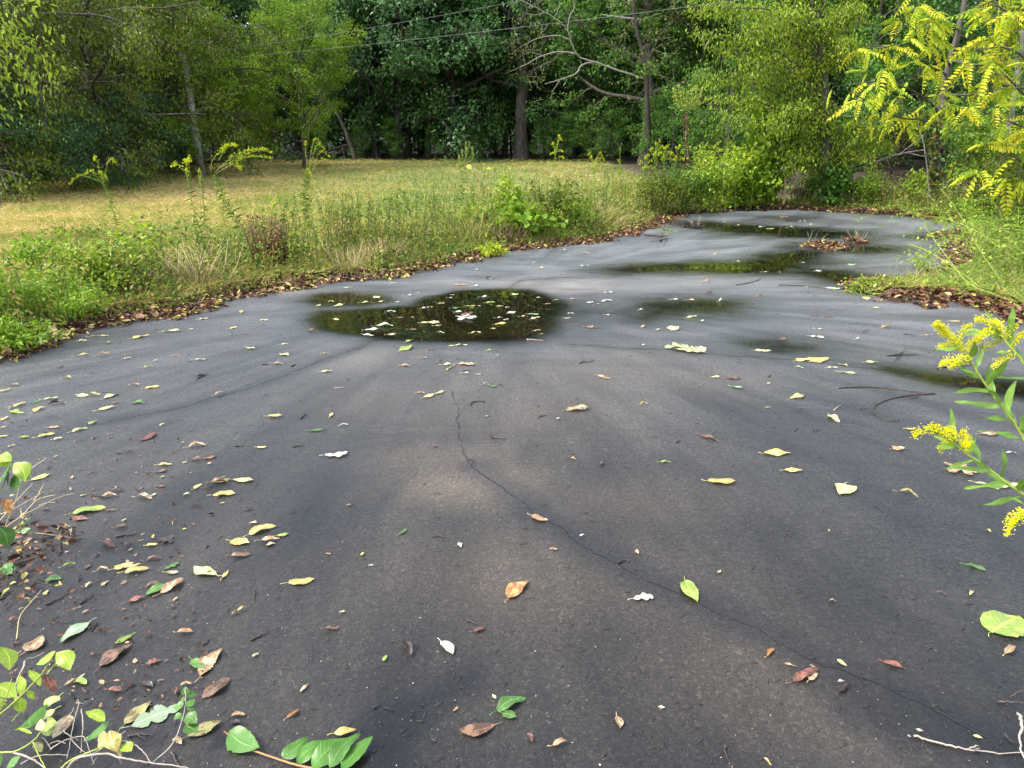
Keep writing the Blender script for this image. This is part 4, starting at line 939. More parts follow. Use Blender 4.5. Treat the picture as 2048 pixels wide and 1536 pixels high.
for px, Yd, v, sc, mk, lab, nm, rz in FOREST:
    plant_tree(nm, V[v], lab, at_ground(px, Yd), rz, sc, 'trees of the wood edge', mats={'crown': mo[mk]} if mk else None)
# deeper rows, closing the wood
back = []
deep = ['left', 'right']
for i, (px, Yd) in enumerate([(40, 44), (230, 47), (400, 50), (540, 53), (650, 52), (745, 55), (850, 52), (940, 56), (1060, 53), (1165, 57), (1250, 50), (1330, 55), (1420, 48), (1510, 53), (1610, 46), (1720, 50), (1840, 45), (1980, 40), (2120, 36)]):
    back.append(plant_tree('forest_tree', V[i % 3], 'dark tree standing deep in the wood, mostly hidden behind the edge trees', at_ground(px, Yd), i * 1.7, RS.uniform(.95, 1.25), 'trees deep in the wood', mats={'crown': F_DARK}))
# low dark growth deep in the wood
UNB = tree_parts(5.5, .06, dict(seg=.4, kids=[18, 6, 3], len=[2.6, 1.1, .5], start=[.03, .15, .1], ang=[1.0, .8, .7], trop=[.02, .03, -.03, -.04], rr=[.5, .5, .5]), F_DARK, M_BARKD, 9, .19, spread=.22)
for i in range(34):
    px = -100 + i * 66; Yd = 47 + 7 * ((i * 5) % 4) / 3 - max(0, px - 1400) * .022 - max(0, 300 - px) * .02
    plant_tree('wood_thicket', UNB, 'dark thicket bush deep between the trunks of the wood', at_ground(px, Yd), i * 1.9, RS.uniform(.8, 1.25), 'thicket bushes deep in the wood', cat='bush')
# slim trunks between the edge trees
SLIM = tree_parts(9, .085, dict(kids=[10, 4], len=[1.8, .7], start=[.5, .2], ang=[.9, .8]), F_DARK, M_BARKD, 14, .15, maxlev=2, spread=.2)
for i, px in enumerate([676, 722, 757, 815, 838, 962, 990, 1105, 1150, 1180, 1222, 1262, 1312, 1345, 1400]):
    plant_tree('young_tree', SLIM, f'slim dark trunk, {["first", "second", "third", "fourth", "fifth", "sixth", "seventh", "eighth", "ninth", "tenth", "eleventh", "twelfth", "thirteenth", "fourteenth", "fifteenth"][i]} from the left between the edge trees', at_ground(px, RS.uniform(39, 47)), i * 2.1, RS.uniform(.8, 1.3), 'slim trunks in the wood')
# leaning pale stem left of the central oaks
t = thing('leaning_tree', 'thin pale trunk curving left behind the light green thicket tree', 'tree', at_ground(712, 36))
m = MB(); c = wobble([(0, 0, -.1), (-.35, 0, 1.2), (-.9, 0, 2.4), (-1.6, .1, 3.2)], .02, 6, RS); m.tube(c, np.linspace(.11, .05, len(c)), 7); m.build('trunk', M_BARK, t, True)
m = MB(); leafcloud(m, [(Vector((-1.6, .1, 3.2)) + vr(.5), Vector((-1.9, .1, 3.5)) + vr(.6)) for _ in range(40)], 12, .12); m.build('crown', F_MID, t)
# the wood beyond, one mass
n = 52000; a_ = NR.uniform(-1.15, 1.15, n); rr_ = NR.uniform(62, 80, n); zz = NR.random(n) ** .9 * (8.0 + 4.0 * vnoise(a_ * 30, a_ * 0, 1, 61)); m = MB()
m.leaves(T4, np.stack([rr_ * np.sin(a_), rr_ * np.cos(a_), zz + .5], -1), rdir(n, -.5), rdir(n, .8), NR.uniform(.4, .9, n), .4, NR.random(n) * .8)
stuff(m.build('far_woodland', F_DARK), 'far dark woodland closing the view behind the trees', 'woodland')
# understorey along the wood edge
UL = [(455, 37, .5), (640, 36, .35), (720, 37, .4), (790, 38, .5), (870, 37.5, .4), (955, 37.5, .45), (1085, 36.5, .5), (1135, 36, .55), (1180, 35, .6), (1225, 34, .6), (1290, 31, .7), (1340, 29, .8), (1395, 27, .9), (1460, 25, .8), (1520, 24, .9), (1700, 24, .9), (1780, 25, 1.0), (1905, 22, .9), (1960, 20, .9), (2040, 19, 1.0), (1220, 37, 1.1), (1410, 33, 1.2)]
for i, (px, Yd, sc) in enumerate(UL):
    plant_tree('understorey_shrub', UND, ['low', 'leafy', 'rounded', 'loose'][i % 4] + f' green shrub at the foot of the wood, {["first","second","third","fourth","fifth","sixth","seventh","eighth","ninth","tenth","eleventh","twelfth","thirteenth","fourteenth","fifteenth","sixteenth","seventeenth","eighteenth","nineteenth","twentieth","tallest","second tallest"][i]}' + (' from the left' if i < 20 else ''), at_ground(px, Yd), i * 1.3, sc * 1.15, 'shrubs at the foot of the wood', cat='shrub')
# olive trees at left, foliage to the ground
for px, Yd, v, sc, rz, lab in [(20, 20.5, 0, .95, .4, 'olive-green tree with foliage to the ground at the left edge'), (215, 24, 0, 1.0, 2.2, 'broad olive and yellow-green tree second from the left edge'),
                               (330, 27.5, 1, 1.15, 4.0, 'yellow-tipped olive tree just left of the pale utility pole'), (-190, 19, 1, 1.1, 1.1, 'olive tree partly outside the left edge of the view'), (130, 29, 1, 1.3, 3.0, 'taller olive tree behind the two leftmost ones')]:
    plant_tree('olive_green_tree', OL[v], lab, at_ground(px, Yd), rz, sc, 'olive-green trees at left')
plant_tree('maple_tree', tree_parts(6.4, .12, dict(kids=[20, 6, 4], len=[2.6, 1.2, .6], start=[.1, .15, .15], trop=[.02, .02, -.02, -.03]), F_BRIGHT, M_BARK, 9, .13, spread=.14), 'fresh green tree with layered boughs touching the pale utility pole', at_ground(372, 27), 0, .95)
# light green thicket tree
lt = tree_parts(5.6, .09, dict(seg=.3, kids=[22, 7, 5], len=[2.7, 1.2, .5], start=[.06, .15, .15], ang=[1.0, .7, .6], trop=[.05, .07, .0, -.03], rr=[.5, .5, .5]), F_BRIGHT, M_BARK, 10, .10, spread=.11, asp=.4)
plant_tree('light_green_tree', lt, 'low spreading light green tree in front of the dark wood', at_ground(610, 31), 1.0, (1.05, 1, 1), 'light green trees')
plant_tree('light_green_tree', lt, 'smaller light green tree leaning left next to the pale utility pole', at_ground(500, 32), 3.6, .72, 'light green trees')
# dark bush bottom left and blue-green bush
bl = tree_parts(2.6, .05, dict(seg=.25, kids=[20, 6, 3], len=[1.9, .8, .4], start=[.04, .15, .1], ang=[1.1, .8, .7], trop=[.02, .0, -.04, -.06], rr=[.5, .5, .5]), F_BLUE, M_BARKD, 11, .085, spread=.12)
plant_tree('dark_bush', bl, 'dark blue-green bush at the far left edge of the hay field', at_ground(40, 19.3), 0, .95, 'dark bushes under the olive trees', 'bush')
plant_tree('dark_bush', bl, 'blue-green bush under the second olive tree', at_ground(255, 24.5), 2, .95, 'dark bushes under the olive trees', 'bush')
plant_tree('dark_bush', bl, 'low dark bush between the olive trees and the field', at_ground(150, 21.5), 4, .85, 'dark bushes under the olive trees', 'bush')
plant_tree('dark_bush', bl, 'dark bush left of the base of the utility pole', at_ground(340, 27.5), 5, .8, 'dark bushes under the olive trees', 'bush', mats={'crown': F_MID})
# overhanging bright branch, top left corner, from a tree outside the view
t = thing('overhanging_tree', 'bright yellow-green boughs hanging in at the top left corner', 'tree', at_ground(-560, 10.5))
o3 = t.location.copy(); m = MB(); top = Vector((.2, 0, 5.2)); c = wobble([(0, 0, -.1), (.1, 0, 2), tuple(top), (.5, .1, 7.5)], .02, 6, RS); m.tube(c, np.linspace(.14, .05, len(c)), 8); m.build('trunk', M_BARK, t, True)
m = MB(); tw = []
for ex, ey, h0 in ((10, 60, 4.4), (50, 130, 4.2), (-30, 190, 3.8), (30, 20, 4.8), (-60, 100, 4.0), (75, 100, 4.6), (-10, 150, 4.1), (-90, 10, 4.8)):
    e = AT(ex, ey, 10.3 + RS.uniform(-.5, .5)) - o3; a = Vector((.1, 0, h0 - .6)); c = wobble([a, a.lerp(e, .5) + Vector((0, 0, .5)), e], .03, 7, RS); m.tube(c, np.linspace(.035, .006, len(c)), 5)
    for q0, q1 in zip(c[5:-1], c[6:]):
        tw.append((q0, q1))
        for _ in range(2): e2 = q1 + vr(.33) + Vector((0, 0, -.15)); tw.append((q1, e2)); m.tube([q1, e2], [.005, .003], 3, cap=False)
stuff(m.build('branches', M_BARK, t)); m = MB(); leafcloud(m, tw, 17, .085, T6, .12, .9, .4); m.build('crown', F_LIME, t)

# ---- utility pole and its wires
pb = at_ground(405, 26.5); ptop = AT(367, 108, 26.2)
t = thing('utility_pole', 'weathered pale utility pole leaning left against the trees', 'utility pole', pb)
m = MB(); e = ptop - pb; m.tube([(0, 0, -.2), e * .35, e * .7, e], [.135, .125, .11, .10], 12); m.build('shaft', M_POLE, t, True)
m = MB()
for h in (.94, .985): m.tube([e * h + Vector((-.06, -.12, 0)), e * h + Vector((-.06, -.2, 0)), e * h + Vector((-.06, -.2, .12))], [.02, .03, .045], 8)
m.build('insulator', M_POLE, t, True)
M_WIRE = bark('grey_wire', (.06, .065, .06), (.10, .11, .10), 3, .5, 0)
for (x1, y1, Y1), hgt, lab in (((1210, 0, 17), .94, 'lower grey overhead wire running from the pole to the upper right'), ((890, 0, 20), .99, 'upper grey overhead wire running from the pole to the upper right')):
    a = pb + e * hgt; b = AT(x1, y1, Y1); far = a + (b - a) * 2.6; pts = []
    for i in range(41):
        s_ = i / 40; p = a.lerp(far, s_) - Vector((0, 0, 1)) * (4 * s_ * (1 - s_) * .35); pts.append(p)
    mm = MB(); mm.tube(pts, .0042, 5); tag(mm.build('overhead_wire', M_WIRE, None, True), lab, 'wire', 'overhead wires')

# ---- bare grey limbs reaching left in front of the wood
t = thing('bare_limbed_tree', 'tree with bare grey limbs reaching left over the wood edge', 'tree', at_ground(1300, 30)); o3 = t.location.copy()
Yb = 29.5
def bp(x, y, dy=0): return AT(x, y, Yb + dy) - o3
m = MB(); c = wobble([(0, 0, -.1), bp(1296, 230), bp(1290, 130), bp(1270, 40), bp(1262, -60), bp(1255, -160)], .02, 6, RS); m.tube(c, np.linspace(.10, .05, len(c)), 9); m.build('trunk', M_BARKD, t, True)
for ln, r in (([(1296, 160), (1238, 142), (1190, 125), (1160, 115), (1145, 90), (1138, 66), (1120, 45), (1090, 25), (1060, 10), (1020, -10)], .036), ([(1190, 125), (1165, 130), (1150, 148), (1120, 160), (1090, 168)], .04),
              ([(1150, 108), (1120, 104), (1085, 112), (1055, 128), (1040, 134)], .035), ([(1138, 80), (1115, 72), (1080, 76), (1050, 90)], .03), ([(1135, 62), (1140, 35), (1150, 10), (1140, -10)], .03),
              ([(1280, 40), (1240, 35), (1205, 30)], .05), ([(1262, 5), (1275, -20), (1300, -40)], .05), ([(1120, 160), (1108, 180), (1100, 200)], .018), ([(1110, 35), (1120, 10), (1110, -10)], .02), ([(1085, 112), (1060, 105), (1045, 110)], .014), ([(1090, 25), (1075, 30), (1050, 28)], .016)):
    m = MB(); c = wobble([bp(x, y, -.3 * k * .2) for k, (x, y) in enumerate(ln)], .03, 5, RS); m.tube(c, np.linspace(r, r * .3, len(c)), 7); o = m.build('limb', M_DEADW, t, True)
m = MB(); tw = [(bp(1050 + RS.uniform(-40, 60), 20 + RS.uniform(-60, 100)), bp(1050 + RS.uniform(-40, 60), 20 + RS.uniform(-60, 100))) for _ in range(1)]
tw = []
for x, y in ((1060, 60), (1040, 100), (1080, 90), (1020, 20), (1100, 20), (1250, 20), (1220, 0), (1300, 30), (1320, 70), (1050, 140), (1085, 165), (1150, 5), (1330, 10), (1300, 100), (1290, 150), (1270, 190), (1320, 130), (1255, 100), (1310, 200), (1275, 60), (1340, 60)):
    for _ in range(11):
        a = bp(x + RS.gauss(0, 22), y + RS.gauss(0, 16), RS.gauss(0, .4)); tw.append((a, a + vr(.3)))
for a, b in tw: m.tube([a, b], [.006, .003], 3, cap=False)
stuff(m.build('branches', M_DEADW, t)); m = MB(); leafcloud(m, tw, 7, .09, spread=.12, hang=.5); m.build('crown', F_OLIVE, t)

# ---- feathery tree at the end of the pavement
t = thing('feathery_tree', 'feathery yellow-green tree with thin grey trunk at the far end of the pavement', 'tree', GF(1645, 412)); o3 = t.location.copy(); Yb = o3.y
m = MB(); c = wobble([(0, 0, -.1), bp(1650, 330), bp(1652, 240), bp(1648, 160), bp(1640, 90), bp(1625, 20), bp(1610, -60), bp(1600, -160)], .015, 6, RS); m.tube(c, np.linspace(.12, .045, len(c)), 9); m.build('trunk', M_BARK, t, True)
m = MB(); tw = []
ends = [(1500, 60), (1440, 100), (1400, 70), (1470, 150), (1430, 195), (1455, 235), (1520, 190), (1540, 120), (1560, 40), (1600, 60), (1590, 150), (1575, 220), (1620, 200), (1690, 40), (1700, 100), (1730, 250), (1760, 260), (1780, 290), (1700, 260), (1740, 300), (1500, 20), (1570, -20), (1660, -30), (1480, 210), (1540, 250), (1600, 290), (1640, 130), (1385, 20), (1720, 10), (1540, 300), (1690, 320), (1580, 330), (1620, 350), (1670, 360), (1440, 20), (1500, 120), (1620, 250), (1660, 290), (1400, 150), (1590, 100), (1650, 60)]
for ex, ey in ends:
    sy = min(340, max(-60, ey + 40 + abs(ex - 1645) * .25)); a = bp(1648, sy); e_ = bp(ex, ey, RS.uniform(-1.0, 1.0)); mid_ = a.lerp(e_, .55) + Vector((0, 0, .25)) + vr(.08)
    c = wobble([a, mid_, e_], .03, 7, RS); m.tube(c, np.linspace(.028, .006, len(c)), 5)
    for q0, q1 in zip(c[3:-1], c[4:]):
        tw.append((q0, q1))
        for _ in range(3): e2 = q1 + vr(.22) + Vector((0, 0, -.10)); tw.append((q1, e2)); m.tube([q1, e2], [.005, .002], 3, cap=False)
stuff(m.build('branches', M_BARK, t)); m = MB(); leafcloud(m, tw, 15, .075, T6, .12, 1.0, .36); m.build('crown', F_OLIVE_B if False else foliage('feathery_leaves', [(0, (.06, .11, .010)), (.4, (.16, .25, .016)), (.75, (.30, .38, .025)), (1, (.52, .52, .05))], .4, .42, .55, 1.0), t)

# ---- broadleaf sapling left of it
t = thing('sapling', 'thin pale-stemmed sapling with broad green leaves left of the feathery tree', 'tree', GF(1568, 412)); o3 = t.location.copy(); Yb = o3.y
m = MB(); c = wobble([(0, 0, -.05), bp(1571, 350), bp(1570, 300), bp(1580, 240), bp(1585, 180)], .008, 6, RS); m.tube(c, np.linspace(.035, .015, len(c)), 7); m.build('trunk', F_STRAWSTEM, t, True)
m = MB(); tw = []
for ex, ey in ((1510, 240), (1530, 270), (1555, 230), (1540, 300), (1600, 250), (1620, 290), (1590, 210), (1525, 215), (1560, 320), (1600, 320), (1650, 250), (1500, 265), (1575, 280)):
    a = bp(1575, ey + 20); e_ = bp(ex, ey, RS.uniform(-.3, .3)); c = wobble([a, a.lerp(e_, .5) + Vector((0, 0, .1)), e_], .01, 4, RS); m.tube(c, np.linspace(.010, .004, len(c)), 4); tw += list(zip(c[2:-1], c[3:]))
stuff(m.build('branches', M_BARK, t)); m = MB(); leafcloud(m, tw, 9, .16, TOV, .16, .6, .65); m.build('crown', F_BRIGHT, t)

# ---- compound-leaved yellowing tree at right, leaf by leaf
def compound_mesh(L, pairs, ll, rs):
    mb = MB(); c = [Vector((0, 0, 0)) + Vector((0, L * t, -L * .35 * t * t)) for t in [i / 8 for i in range(9)]]
    mb.tube(c, np.linspace(.006, .002, 9), 4, .1)
    P, D_, Nn, LL = [], [], [], []
    for i in range(pairs):
        t = .16 + .8 * i / (pairs - 1)
        base = Vector((0, L * t, -L * .35 * t * t)); tl = Vector((0, 1, -.7 * t)).normalized()
        for sg in (-1, 1):
            P.append(tuple(base)); d = Vector((sg * .95, 0, -.35 + rs.uniform(-.2, .1))) + tl * rs.uniform(.25, .5); D_.append(tuple(d)); Nn.append((rs.uniform(-.2, .2), rs.uniform(-.3, .1), 1)); LL.append(ll * rs.uniform(.85, 1.1) * (.75 + .5 * math.sin(math.pi * t)))
    P.append(tuple(c[-1])); D_.append((0, 1, -.7)); Nn.append((0, .5, 1)); LL.append(ll)
    LL = np.array(LL); base = rs.uniform(.15, .75)
    mb.leaves(TOV, np.array(P), np.array(D_), np.array(Nn), LL, LL * .40, np.clip(base + NR.normal(size=len(P)) * .12, 0, 1))
    return mb.mesh('compound_leaf', F_YEL)
CM = [compound_mesh(RS.uniform(.38, .60), k, .092, RS) for k in (7, 8, 9, 10, 8, 9)]
CM2 = CM
def compound_tree(name, label, base, trunk, limbs, rt, nleaf, Yt, mats=M_BARK):
    global o3, Yb
    t = thing(name, label, 'tree', base); o3 = base.copy(); Yb = base.y
    m = MB(); c = wobble([Vector((0, 0, -.1))] + [bp(*q) for q in trunk], .012, 6, RS); m.tube(c, np.linspace(rt, rt * .4, len(c)), 9); m.build('trunk', mats, t, True)
    m = MB(); heads = []
    for ln in limbs:
        c = wobble([bp(*q) for q in ln], .012, 6, RS); m.tube(c, np.linspace(.028, .008, len(c)), 6)
        heads += [(c[i], (c[i] - c[i - 1]).normalized()) for i in range(len(c) // 3, len(c), 2)]
        for i in range(len(c) // 3, len(c), 2):
            for _ in range(2):
                d_ = (vr(1) + (c[i] - c[i - 1]).normalized() * .8).normalized(); e_ = c[i] + d_ * RS.uniform(.2, .55); m.tube([c[i], c[i].lerp(e_, .5) + vr(.02), e_], [.007, .005, .003], 4, cap=False); heads += [(e_, d_)] * 2
    stuff(m.build('branches', mats, t, True))
    for k in range(nleaf):
        p, d = heads[RS.randrange(len(heads))]
        az = math.atan2(d.y, d.x) + RS.gauss(0, 1.5)
        o = link(bpy.data.objects.new('compound_leaf', CM[RS.randrange(len(CM))]), t)
        o.location = p; o.rotation_euler = (RS.uniform(-1.25, .35), RS.uniform(-.9, .9), az - math.pi / 2); s_ = RS.uniform(.45, 1.1); o.scale = (s_, s_, s_)
    return t
b = GF(1868, 418)
ct = compound_tree('yellow_leaved_tree', 'thin tree with long yellow compound leaves and a vine-wrapped trunk at right', b, [(1872, 340), (1874, 270), (1885, 200), (1895, 140), (1912, 80), (1928, 10), (1945, -80)],
    [[(1880, 230), (1860, 205, -1), (1820, 180, -2), (1775, 165, -2.5), (1730, 165, -3)], [(1892, 150), (1860, 130, -1), (1810, 100, -2), (1760, 95, -2.5)], [(1892, 170), (1880, 190, -2), (1890, 215, -3.5)], [(1900, 130), (1860, 90, -1.5), (1830, 60, -2.5)],
     [(1905, 100), (1950, 90, -1), (2000, 60, -2), (2040, 30, -2.5)], [(1900, 120), (1950, 130, -1), (2010, 120, -2), (2070, 100, -2.5)], [(1890, 190), (1940, 190, -1), (1990, 180, -2), (2050, 170, -2.5)], [(1918, 60), (1870, 30, -1.5), (1830, 10, -2)], [(1925, 30), (1990, 0, -1.5), (2040, -20, -2)], [(1875, 260), (1845, 240, -1), (1800, 235, -2), (1700, 185, -3)]], .105, 230, b.y)
# vine on its trunk
m = MB(); n = 260; tt = NR.random(n); P = np.array([tuple(bp(1870 + 5 * math.sin(9 * q) + NR.normal() * 4, 415 - 175 * q, -.12)) for q in tt]); m.leaves(T6, P + NR.normal(size=(n, 3)) * .06, rdir(n, -.6), rdir(n, .3), .10, .08, np.where(NR.random(n) < .35, .6, .2) * NR.uniform(.6, 1.2, n))
o = m.build('vine', foliage('vine_leaves', [(0, (.05, .10, .02)), (.3, (.10, .16, .02)), (.5, (.20, .10, .03)), (.8, (.50, .10, .03)), (1, (.6, .2, .05))], .3, .45, .2, 3), ct); stuff(o)
# vertical thin pale stem close by, and a stump base
m = MB(); c = wobble([bp(1862, 415, -.15), bp(1858, 380, -.2), bp(1852, 320, -.2), bp(1845, 270, -.2)], .01, 6, RS); m.tube(c, np.linspace(.02, .01, len(c)), 5); m.build('side_stem', M_DEADW, ct, True)
b2 = GF(2120, 470)
compound_tree('yellow_leaved_tree', 'yellow-green compound-leaved tree leaning in from the right edge', b2, [(2110, 330), (2095, 200), (2085, 80), (2080, -60)], [[(2095, 230), (2050, 190, -.5), (2010, 150, -1)], [(2090, 160), (2040, 110, -.5), (1990, 90, -1)], [(2095, 280), (2060, 260, -.4), (2010, 240, -.8)], [(2085, 80), (2040, 40, -.5), (1990, 10, -1)], [(2100, 320), (2060, 330, -.4), (2020, 310, -.8)]], .09, 90, b2.y)
# slim grey trunk right of it at the far right
b3 = GF(2000, 440)
t = thing('slim_tree', 'slim grey-barked tree with green leaves near the right edge', 'tree', b3); o3 = b3.copy(); Yb = b3.y
m = MB(); c = wobble([(0, 0, -.1), bp(2003, 350), bp(2012, 290), bp(2022, 230), bp(2035, 150), bp(2045, 60)], .012, 6, RS); m.tube(c, np.linspace(.085, .04, len(c)), 8); m.build('trunk', M_BARKP, t, True)
m = MB(); tw = []
for ex, ey in ((1900, 275), (1880, 255), (1930, 300), (1945, 330), (1960, 290), (1990, 270), (2030, 300), (2050, 260), (2020, 340), (1950, 250), (2060, 200), (2070, 330), (1915, 340), (1985, 350), (2080, 120), (1925, 262)):
    a = bp(2012, min(350, ey + 15)); e_ = bp(ex, ey, RS.uniform(-1.5, .4)); c = wobble([a, a.lerp(e_, .5) + Vector((0, 0, .12)), e_], .02, 6, RS); m.tube(c, np.linspace(.014, .004, len(c)), 4)
    for q0, q1 in zip(c[3:-1], c[4:]):
        tw.append((q0, q1)); tw.append((q1, q1 + vr(.16)))
stuff(m.build('branches', M_DEADW, t)); m = MB(); leafcloud(m, tw, 9, .075, T6, .10, .3, .5); m.build('crown', F_BRIGHT, t)
# dead pale branches lying in the thicket
t = thing('dead_branch', 'pale dead branch lying in the shaded thicket left of the yellow-leaved tree', 'branch', GF(1800, 392)); o3 = t.location.copy(); Yb = 17.6
for ln, r in (([(1750, 325), (1785, 312), (1815, 305), (1850, 300)], .03), ([(1815, 305), (1840, 312), (1872, 314)], .02), ([(1690, 300), (1720, 296), (1760, 305)], .018), ([(1800, 308), (1830, 285), (1850, 268)], .014), ([(1835, 240), (1850, 300), (1870, 355)], .012)):
    m = MB(); c = wobble([bp(*q) for q in ln], .015, 5, RS); m.tube(c, np.linspace(r, r * .4, len(c)), 6); m.build('limb', M_DEADW, t, True)
# ------------------------------------------------------------------ herbs
F_GOLDG = foliage('lime_yellow_plumes', [(0, (.22, .32, .02)), (.45, (.46, .54, .015)), (1, (.76, .74, .02))], .4, .6, .2, 6, .2)
F_RED = foliage('rusty_red_stalks', [(0, (0.0850, 0.0385, 0.0200)), (1, (0.2210, 0.1100, 0.0500))], .0, .6, .3, 8)
F_MIX = foliage('mixed_weed_leaves', [(0, (.05, .10, .02)), (.35, (.12, .20, .03)), (.65, (.26, .33, .04)), (.85, (.42, .38, .09)), (1, (.30, .16, .06))], .35, .45, .3, 1.5)
def goldenrod_plant(label, base, pts, rad, leafL, nleaf, plumes, fsize=.012, nflo=70, lmat=None, name='goldenrod', cat='goldenrod', gmat=None, group='goldenrod along the verge', dead_low=True):
    """pts: world points of the stem; plumes: lists of world points, florets ride on top"""
    t = thing(name, label, cat, base, group); b = np.array(tuple(base))
    c = wobble([Vector(p) - Vector(base) for p in pts], rad * .4, 6, RS)
    m = MB(); m.tube(c, np.linspace(rad, rad * .5, len(c)), 6); m.build('stem', F_STEMG, t, True)
    ca = np.array([tuple(q) for q in c]); n = nleaf
    u = np.linspace(.08, .97, n) * (len(ca) - 1); i = np.minimum(u.astype(int), len(ca) - 2); f = (u - i)[:, None]
    P = ca[i] * (1 - f) + ca[i + 1] * f; ax = unit(ca[i + 1] - ca[i]); az = np.arange(n) * 2.4 + NR.normal(size=n) * .8
    e1 = unit(np.cross(ax, np.array([.2, 1, .1]))); e2 = np.cross(ax, e1)
    rd = e1 * np.cos(az)[:, None] + e2 * np.sin(az)[:, None]
    D = unit(rd + ax * NR.uniform(.1, .9, (n, 1)) + np.array([0, 0, -.5]) * NR.random((n, 1)) + NR.normal(size=(n, 3)) * .2)
    L = leafL * NR.uniform(.45, 1.3, n) * (.6 + .6 * np.sin(np.pi * np.linspace(.15, .95, n)))
    m = MB(); m.leaves(TLA, P, D, unit(ax + rd * -.2), L, L * .17, NR.random(n) * .7)
    stuff(m.build('foliage', lmat or F_BRIGHT, t))
    if plumes:
        st = MB(); fl = MB()
        for pl in plumes:
            c = wobble([Vector(p) - Vector(base) for p in pl], rad * .3, 6, RS); st.tube(c, np.linspace(rad * .5, rad * .2, len(c)), 4)
            ca = np.array([tuple(q) for q in c]); k = nflo
            u = (.25 + .75 * NR.random(k) ** .8) * (len(ca) - 1); i = np.minimum(u.astype(int), len(ca) - 2); f = (u - i)[:, None]
            wdt = fsize * 1.15 * (1.25 - u / (len(ca) - 1) * .8)
            P = ca[i] * (1 - f) + ca[i + 1] * f + NR.normal(size=(k, 3)) * wdt[:, None] + np.array([0, 0, fsize * .8])
            fl.leaves(T6, P, rdir(k, .8), rdir(k, .4), fsize * NR.uniform(.9, 1.7, k), fsize * .8, NR.random(k))
        stuff(st.build('flower_stalks', F_STEMG, t)); stuff(fl.build('flower_head', gmat or F_GOLD, t))
    return t
def rod(px, py, tops, label, h=None, leafL=.075, nleaf=70, lmat=None, fs=.013, nflo=64, extra=None, rad=.007, group='goldenrod along the verge'):
    """base pixel, top pixel, plume end pixels"""
    b = GF(px, py); top = tops[0]; T_ = AT(top[0], top[1], b.y)
    mid = b.lerp(T_, .5) + Vector((RS.uniform(-.05, .05), RS.uniform(-.08, .08), 0))
    pls = []
    for ex, ey in tops[1:]:
        e = AT(ex, ey, b.y + RS.uniform(-.12, .12)); s = b.lerp(T_, RS.uniform(.78, .95)); up = s.lerp(e, .6); up.z = max(s.z, e.z) + .015 + abs(e.x - s.x) * .15; pls.append([s, up, e])
    pls += [[b.lerp(T_, .9), T_]]
    return goldenrod_plant(label, b, [b, mid, T_], rad, leafL, nleaf, pls, fs, nflo, lmat, gmat=F_GOLDG, group=group)
rod(242, 505, [(200, 345), (140, 370), (190, 322), (232, 328), (172, 350), (215, 360)], 'goldenrod with forked yellow head standing alone at far left of the verge', nleaf=90)
rod(425, 530, [(372, 340), (344, 336), (380, 325), (372, 328)], 'spindly goldenrod with small yellow tips left of the arching one', leafL=.085, nleaf=60, lmat=F_MID)
rod(620, 470, [(615, 340), (660, 316), (650, 300), (640, 288), (612, 292), (665, 330), (622, 350), (630, 385)], 'bushy goldenrod with curved yellow plumes left of centre', nleaf=130, leafL=.10)
rod(398, 560, [(402, 345), (398, 346)], 'dark spindly goldenrod stem rising from the straw tuft', nleaf=70, lmat=F_MID, nflo=10)
# the arching one
b = GF(512, 540); Yg = b.y
A_ = lambda x, y, d=0: AT(x, y, Yg + d)
goldenrod_plant('arching goldenrod whose long plumes bow far to the right', b, [b, A_(508, 450), A_(500, 400), A_(440, 370), A_(428, 345)] if False else [b, A_(490, 470), A_(450, 400), A_(428, 350)], .008, .10, 90,
    [[A_(422, 345), A_(425, 320), A_(445, 300), A_(462, 291), A_(474, 294)], [A_(430, 345), A_(455, 322), A_(480, 306), A_(515, 299), A_(546, 308)], [A_(432, 348), A_(465, 328), A_(500, 314), A_(546, 318)], [A_(440, 335), A_(470, 320), A_(500, 305), A_(530, 301)], [A_(438, 322), A_(448, 300), A_(455, 292)], [A_(470, 330), A_(476, 334), A_(484, 341)]], .013, 110, F_MID, gmat=F_GOLDG)
rod(552, 500, [(546, 410), (556, 402), (540, 398)], 'short goldenrod with one yellow tip in the rusty stalks', nleaf=40, nflo=50)
rod(448, 480, [(447, 395), (452, 388), (440, 392)], 'short goldenrod with a small yellow tuft below the arching one', nleaf=30)
rod(1113, 415, [(1110, 300), (1120, 276), (1100, 310), (1126, 305), (1124, 282), (1104, 290), (1128, 318)], 'upright goldenrod with stepped yellow plumes right of the wood centre', nleaf=60)
rod(1185, 425, [(1188, 335), (1180, 318), (1195, 322), (1208, 322), (1176, 312), (1204, 312)], 'goldenrod with a flat-topped yellow head right of the stepped one', nleaf=60)
rod(1238, 420, [(1240, 318), (1240, 300), (1234, 322)], 'slender green goldenrod not yet in flower', nleaf=70, nflo=14)
